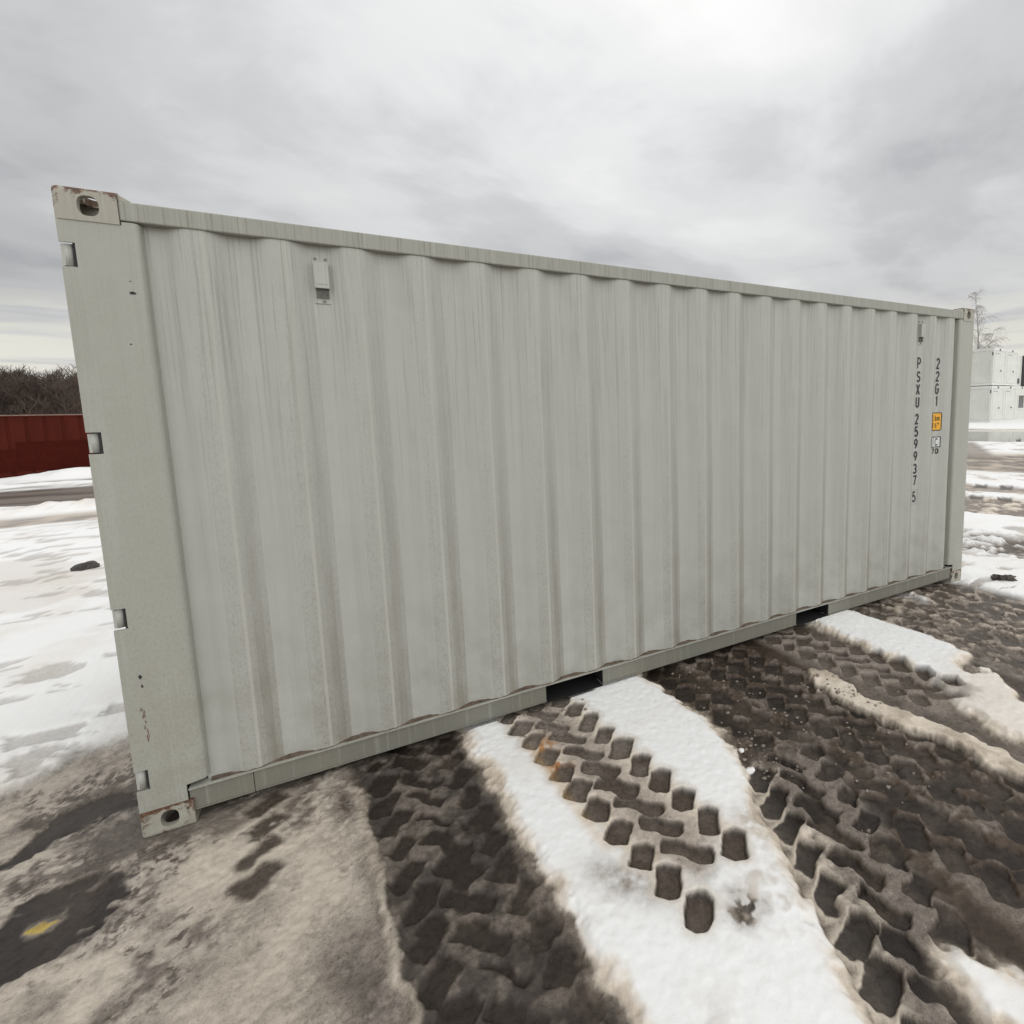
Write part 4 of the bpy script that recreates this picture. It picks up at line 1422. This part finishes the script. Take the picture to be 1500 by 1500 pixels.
# ------------------------------------------------------------------ dark red container, left background
def build_red():
    m, t, b = new_mat('dark_red_paint')
    tc = N(t, 'ShaderNodeTexCoord')
    n1 = noise_node(t, mapping(t, tc.outputs['Object'], (1, 1, 0.4)), 2.0, 5.0, 0.6)
    c = ramp(t, n1, [(0.3, (0.058, 0.0085, 0.0045)), (0.7, (0.080, 0.0130, 0.0070))])
    t.links.new(c, b.inputs['Base Color'])
    b.inputs['Roughness'].default_value = 0.85
    b.inputs['Specular IOR Level'].default_value = 0.15
    md = simple_mat('dark_red_patch', (0.052, 0.0072, 0.0040), 0.9, 0.15, 4)
    md.node_tree.nodes['Principled BSDF'].inputs['Specular IOR Level'].default_value = 0.1
    me_ = simple_mat('weathered_edge', (0.22, 0.15, 0.12), 0.7, 0.3, 4)
    ang = math.atan2(21.49 - 20.66, -6.95 + 8.45)
    root = empty('red_container', (-8.45, 20.66, 0.0), ang)
    tag(root, 'dark red steel container behind the snowy road, bare wood above it', 'container')
    x0, x1, h, d = -4.5, 7.5, 2.06, 2.4
    mb = MB()
    xs_ = x0
    prof = []
    while xs_ < x1:
        prof += [(xs_, 0.0), (xs_ + 0.30, 0.0), (xs_ + 0.33, 0.03), (xs_ + 0.37, 0.03), (xs_ + 0.40, 0.0)]
        xs_ += 0.40
    n = len(prof)
    mb.add([(x, y, 0.05) for x, y in prof] + [(x, y, h - 0.07) for x, y in prof], [(i, i + 1, n + i + 1, n + i) for i in range(n - 1)])
    xe = prof[-1][0]
    mb.box(x0, xe, 0.04, d, 0.02, h - 0.072)
    mb.build('wall', m, root)
    mb = MB()
    mb.box(x0 - 0.02, xe + 0.02, -0.02, d + 0.02, h - 0.07, h - 0.03)
    mb.build('roof', m, root)
    mb = MB()
    mb.box(x0 - 0.02, xe + 0.02, -0.022, 0.08, h - 0.0295, h)
    mb.build('roof_edge', me_, root)
    mb = MB()
    mb.box(x0, 0.35, -0.012, -0.001, 0.28, 0.98)
    mb.box(0.36, xe, -0.012, -0.001, 0.28, 1.20)
    mb.build('repair_plate', md, root)
    mb = MB()
    mb.box(x0, xe, -0.015, 0.035, 0.0, 0.06)
    mb.build('base_rail', DARKIN, root)


build_red()

# ------------------------------------------------------------------ stacked white site cabins, right background
def build_cabins():
    mw = simple_mat('cabin_white', (0.62, 0.63, 0.58), 0.55, 0.07, 1.5)
    mf = simple_mat('cabin_frame', (0.68, 0.68, 0.64), 0.5, 0.06, 3)
    md = simple_mat('cabin_gap', (0.05, 0.05, 0.048), 0.8, 0.2, 5)
    mg, t, b = new_mat('cabin_glass')
    b.inputs['Base Color'].default_value = (0.012, 0.013, 0.016, 1)
    b.inputs['Roughness'].default_value = 0.08
    mgrey = simple_mat('dark_grey_paint', (0.055, 0.057, 0.06), 0.55, 0.15, 3)
    W, Lc, H = 2.44, 6.0, 2.72
    bx, by, bz = 43.17, 17.85, 0.24
    yaw = math.radians(6.8)
    ex, ey = (math.cos(yaw), math.sin(yaw)), (-math.sin(yaw), math.cos(yaw))

    def cabin(i, lev, label, style, dy=0.0, h=H, wall=mw, frame=mf, name='site_cabin', cat='site cabin', group='site cabins stacked two high'):
        x = bx + ex[0] * i * (W + 0.03) + ey[0] * dy
        y = by + ex[1] * i * (W + 0.03) + ey[1] * dy
        root = empty(name, (x, y, bz + lev * (H + 0.05)), yaw)
        tag(root, label, cat, group)
        mb = MB()
        mb.box(0.06, W - 0.06, 0.03, Lc - 0.03, 0.16, h - 0.2)
        mb.box(0.03, W - 0.03, 0.06, Lc - 0.06, 0.16, h - 0.2)
        mb.build('wall', wall, root)
        mb = MB()
        for (px_, py_) in ((0, 0), (W - 0.15, 0), (0, Lc - 0.15), (W - 0.15, Lc - 0.15)):
            mb.box(px_, px_ + 0.15, py_, py_ + 0.15, 0.0, h)
        for z0, z1 in ((0.0, 0.155), (h - 0.195, h - 0.002)):
            mb.box(0.1505, W - 0.1505, 0.004, 0.10, z0, z1)
            mb.box(0.1505, W - 0.1505, Lc - 0.10, Lc - 0.004, z0, z1)
            mb.box(0.004, 0.10, 0.1505, Lc - 0.1505, z0, z1)
            mb.box(W - 0.10, W - 0.004, 0.1505, Lc - 0.1505, z0, z1)
        mb.build('frame', frame, root)
        mb = MB()
        mb.box(0.02, W - 0.02, 0.02, Lc - 0.02, h - 0.06, h - 0.012)
        mb.build('roof', frame, root)
        mb = MB()
        mb.box(-0.003, 0.02, 0.03, 0.11, h - 0.55, h - 0.30)
        mb.build('lifting_slot', md, root)
        mb = MB()
        mb.box(1.05, 1.30, -0.003, 0.02, h - 0.17, h - 0.04)
        mb.build('frame_slot', md, root)
        if style == 'door':
            mb = MB()
            mb.box(0.24, 1.84, 0.008, 0.0295, 0.18, h - 0.33)
            d = mb.build('door', wall, root)
            mb = MB()
            mb.box(1.40, 1.52, -0.03, 0.0075, 1.02, 1.12)
            mb.build('handle', md, d)
            mb = MB()
            mb.box(0.30, 1.15, 0.003, 0.0075, h - 0.42, h - 0.395)
            mb.build('door_closer', md, d)
        elif style == 'window':
            mb = MB()
            for (a0, a1, z0, z1) in ((0.35, 1.75, 2.0, 2.08), (0.35, 1.75, 0.92, 1.0), (0.35, 0.47, 1.0, 2.0), (1.63, 1.75, 1.0, 2.0)):
                mb.box(a0, a1, -0.02, 0.0295, z0, z1)
            wd = mb.build('window', mf, root)
            mb = MB()
            mb.box(0.47, 1.63, 0.004, 0.014, 1.0, 2.0)
            mb.build('pane', mg, wd)
        elif style == 'slot':
            mb = MB()
            mb.box(0.30, 1.9, -0.05, 0.0295, 0.22, 0.62)
            mb.build('vent_box', md, root)
        return root
    cabin(0, 0, 'white site cabin, bottom of the stack at the near corner, plain long side wall', 'door')
    cabin(1, 0, 'white site cabin, lower row, between the corner cabin and the one with a window', 'door')
    cabin(2, 0, 'white site cabin with a white framed window, lower row', 'window')
    cabin(0, 1, 'white site cabin, top of the stack at the near corner, below the bare birch', 'door')
    cabin(1, 1, 'white site cabin, upper row, second from the near corner', 'door')
    cabin(2, 1, 'white site cabin with a dark slot low on its end wall, upper row', 'slot', 0.5, 2.62)
    cabin(3, 0, 'dark grey site cabin at the far right, lower of two', 'plain', 0.3, H, mgrey, mgrey, 'site_cabin', 'site cabin', 'dark grey cabins at the end of the row')
    cabin(3, 1, 'dark grey site cabin at the far right, upper of two', 'plain', 0.3, 2.5, mgrey, mgrey, 'site_cabin', 'site cabin', 'dark grey cabins at the end of the row')


build_cabins()

# ------------------------------------------------------------------ trees
BARK = simple_mat('bark_dark', (0.040, 0.031, 0.026), 0.9, 0.35, 3)
TWIG = simple_mat('twig_brown', (0.080, 0.056, 0.043), 0.9, 0.35, 2)
FROST = simple_mat('frosted_twig', (0.42, 0.39, 0.38), 0.9, 0.3, 2)
BIRCH = simple_mat('birch_bark', (0.26, 0.25, 0.24), 0.8, 0.5, 6)


def bare_tree(tr, tw, base, h, r, droop=0.0, lean=(0, 0), levels=3, nb=7, tr_r=0.12, sides=4, twig_r=0.012, up=0.0):
    """limbs go to tr, fine twigs to tw"""
    def grow(p, d, length, rad_, lev):
        n = 4 if lev < 2 else 3
        pts = [Vector(p)]
        dd = Vector(d).normalized()
        for i in range(n):
            dd = (dd + Vector((r.gauss(0, 0.13), r.gauss(0, 0.13), r.gauss(0, 0.10) + (0.10 if lev == 0 else up) - droop * (lev >= 1) * (0.35 + 0.3 * i)))).normalized()
            pts.append(pts[-1] + dd * length / n)
        tgt = tr if lev <= 1 else tw
        for i in range(n):
            ra = rad_ * (1 - 0.7 * i / n)
            rb = rad_ * (1 - 0.7 * (i + 1) / n)
            tgt.tube(pts[i], pts[i + 1], max(ra, twig_r), max(rb, twig_r * 0.7), sides if lev == 0 else 3, False, False)
        if lev < levels:
            cnt = nb if lev == 0 else int(nb * 0.75)
            for k in range(cnt):
                f = (0.25 + 0.72 * k / max(cnt - 1, 1)) if lev == 0 else r.uniform(0.2, 1.0)
                s = min(int(f * n), n - 1)
                pp = pts[s].lerp(pts[s + 1], f * n - s)
                a = r.uniform(0, 2 * math.pi)
                side = Vector((math.cos(a), math.sin(a), r.uniform(0.3, 0.9) if lev == 0 else r.uniform(-0.1, 0.7)))
                nd = (side.normalized() * 0.75 + (pts[s + 1] - pts[s]).normalized() * 0.55)
                l2 = length * (0.62 - 0.34 * f if lev == 0 else r.uniform(0.35, 0.6))
                grow(pp, nd, l2, rad_ * (0.42 if lev == 0 else 0.5), lev + 1)
    grow(base, (lean[0], lean[1], 1), h, tr_r, 0)


def build_wood():
    r = random.Random(5)
    tr, tw = MB(), MB()
    both = MB()
    n = 0
    for i in range(130):
        depth = r.uniform(46, 62)
        az = math.radians(r.uniform(104.5, 119))
        x = 0.85 + depth * math.cos(az)
        y = -2.7 + depth * math.sin(az)
        h = r.uniform(3.9, 4.4) * depth / 54
        bare_tree(both, both, (x, y, -0.1), h, r, 0.0, (r.gauss(0, 0.06), r.gauss(0, 0.06)), 3, 10, 0.07, 3, 0.010, 0.14)
    o = both.build('woodland', TWIG, None, False)
    tag(o, 'dark bare wood rising behind the dark red container', 'woodland', None, 'stuff')


build_wood()


BIRCH_AT, BIRCH_H = (55.2, 25.4, 0.24), 12.0


def build_birch():
    r = random.Random(12)
    root = empty('birch_tree', BIRCH_AT)
    tag(root, 'tall bare birch with thin drooping frosted twigs behind the white cabins', 'tree')
    tr, tw = MB(), MB()
    H = BIRCH_H
    stems = [([Vector((0.25 * math.sin(z * 0.35), 0.2 * math.sin(z * 0.5 + 1), z)) for z in [H * i / 12 for i in range(13)]], 0.11, 26),
             ([Vector((0.3 + 0.030 * z * z * 0.55, -0.2 - 0.010 * z * z, z)) for z in [0.70 * H * i / 12 for i in range(13)]], 0.09, 18)]
    for trunk, r0, cnt in stems:
        top = trunk[-1].z
        for i in range(12):
            tr.tube(trunk[i], trunk[i + 1], r0 * (1 - i / 12.3) + 0.008, r0 * (1 - (i + 1) / 12.3) + 0.008, 7, False)
        for k in range(cnt):
            f = 0.30 + 0.69 * (k / (cnt - 1)) ** 0.9
            p = trunk[int(f * 12)].lerp(trunk[min(int(f * 12) + 1, 12)], f * 12 - int(f * 12))
            a = r.uniform(0, 6.283)
            ln = (0.30 * top * (1 - f) + 0.6) * r.uniform(0.45, 1.3)
            d = Vector((math.cos(a), math.sin(a), r.uniform(0.7, 2.2))).normalized()
            pts = [p]
            n = 6
            bend = r.uniform(0.02, 0.07)
            for i in range(n):
                d = (d + Vector((r.gauss(0, 0.14), r.gauss(0, 0.14), r.gauss(0, 0.08) - bend * (1 + i)))).normalized()
                pts.append(pts[-1] + d * ln / n)
            for i in range(n):
                tw.tube(pts[i], pts[i + 1], 0.022 * (1 - i / n) + 0.007, 0.022 * (1 - (i + 1) / n) + 0.007, 4, False)
            for i in range(1, n + 1):
                for _ in range(r.randint(3, 7)):
                    q_ = pts[i - 1].lerp(pts[i], r.random())
                    dd = Vector((r.gauss(0, 0.6), r.gauss(0, 0.6), r.uniform(-0.2, 0.6))) + d * 0.5
                    dd.normalize()
                    l2 = r.uniform(0.4, 1.8) * (0.45 + 0.55 * (1 - f))
                    for j in range(6):
                        nx_ = q_ + dd * l2 / 6
                        tw.tube(q_, nx_, 0.0070, 0.006, 3, False)
                        q_ = nx_
                        dd = (dd + Vector((r.gauss(0, 0.16), r.gauss(0, 0.16), -0.26))).normalized()
    tr.build('trunk', BIRCH, root, False)
    tw.build('crown', FROST, root, False)


build_birch()

# ------------------------------------------------------------------ loose lumps on the ground
def rock(name, x, y, sx, sy, sz, mat, seed, label, cat, group=None, sink=0.25, sub=3, rough_=0.28):
    r = random.Random(seed)
    bm = bmesh.new()
    bmesh.ops.create_icosphere(bm, subdivisions=sub, radius=1.0)
    ph = [(Vector((r.gauss(0, 1), r.gauss(0, 1), r.gauss(0, 1))).normalized(), r.uniform(0.55, 0.95)) for _ in range(9)]
    for v in bm.verts:
        d = v.co.normalized()
        k = 1.0
        for a, c in ph:
            t_ = d.dot(a)
            if t_ > c:
                k = min(k, c / t_)
        k *= 1 + 0.16 * rough_ * math.sin(d.x * 4 + 3 * seed) * math.cos(d.y * 5 - seed) + rough_ * 0.25 * (math.sin(d.x * 9 + seed) * math.sin(d.y * 8 + 2 * seed) * math.sin(d.z * 7))
        v.co = Vector((d.x * sx, d.y * sy, d.z * sz)) * k
    mb = MB()
    mb.bm(bm)
    o = mb.build(name, mat)
    o.location = (x, y, ground_z(x, y) + sz * (1 - 2 * sink) * 0.6)
    o.rotation_euler = (0, 0, r.uniform(0, 6.28))
    tag(o, label, cat, group)
    return o


STONE = simple_mat('wet_stone', (0.050, 0.042, 0.038), 0.45, 0.4, 12, 0, 0.3)
CLOD = simple_mat('mud_clod', (0.055, 0.042, 0.034), 0.7, 0.5, 18, 0, 0.5)
SNOWM = simple_mat('snow_lump', (0.76, 0.75, 0.73), 0.8, 0.08, 25, 0, 0.4)
SLUSH = simple_mat('slush_lump', (0.21, 0.175, 0.145), 0.55, 0.3, 40, 0, 0.4)

s1 = rock('stone', -1.88, 5.52, 0.12, 0.09, 0.075, STONE, 3, 'dark brown stone lying on white snow beside the left end of the container', 'stone', None, 0.25, 3, 0.5)
s1.rotation_euler = (0, 0, 0.6)
c1 = rock('mud_clod', 6.24, -0.29, 0.10, 0.055, 0.04, CLOD, 8, 'dark mud clod lying in the snow past the far end of the container', 'clod', None, 0.25, 4, 1.3)
c1.rotation_euler = (0, 0, -0.5)
rock('snow_chunk', 2.425, -0.985, 0.040, 0.020, 0.015, SNOWM, 11, 'white snow chunk broken off the edge of the wide snow strip, below its right corner', 'snow chunk', None, 0.1)
rock('snow_chunk', 2.49, -0.86, 0.024, 0.015, 0.013, SNOWM, 12, 'small white snow lump at the right corner of the wide snow strip', 'snow chunk', None, 0.1)
rock('ice_chunk', 4.25, -1.03, 0.055, 0.04, 0.035, SLUSH, 13, 'grey ice lump in the notch at the front edge of the far snow strip', 'ice chunk', None, 0.1)


def build_crumbs():
    r = random.Random(77)
    mb = MB()
    zones = [(2.55, 3.3, -1.5, 0.0, 120), (1.55, 2.0, -0.25, 0.02, 40), (3.5, 3.9, -1.0, 0.0, 40), (4.5, 5.8, -1.0, 0.0, 90), (2.45, 2.65, -1.2, -0.7, 60), (3.3, 3.45, -1.0, -0.45, 50)]
    for x0, x1, y0, y1, n in zones:
        for _ in range(n):
            x, y = r.uniform(x0, x1), r.uniform(y0, y1)
            s = min(0.015, 0.002 + abs(r.gauss(0, 0.0042)))
            if x > 5.8:
                s *= 2.2
            bm = bmesh.new()
            bmesh.ops.create_icosphere(bm, subdivisions=2, radius=s)
            ph = r.uniform(0, 6)
            for v in bm.verts:
                d = v.co.normalized()
                k = 1 + 0.28 * math.sin(d.x * 5 + ph) * math.cos(d.y * 4 - ph) + 0.12 * math.sin(d.z * 9 + ph)
                v.co = Vector((v.co.x * k * 1.2, v.co.y * k, v.co.z * k * 0.7)) + Vector((x, y, ground_z(x, y) + s * 0.25))
            mb.bm(bm)
    mb.sm = [True] * len(mb.f)
    o = mb.build('slush_crumbs', SLUSH, None, False)
    tag(o, 'grey slush crumbs scattered over the churned tyre tracks', 'slush', None, 'stuff')


build_crumbs()
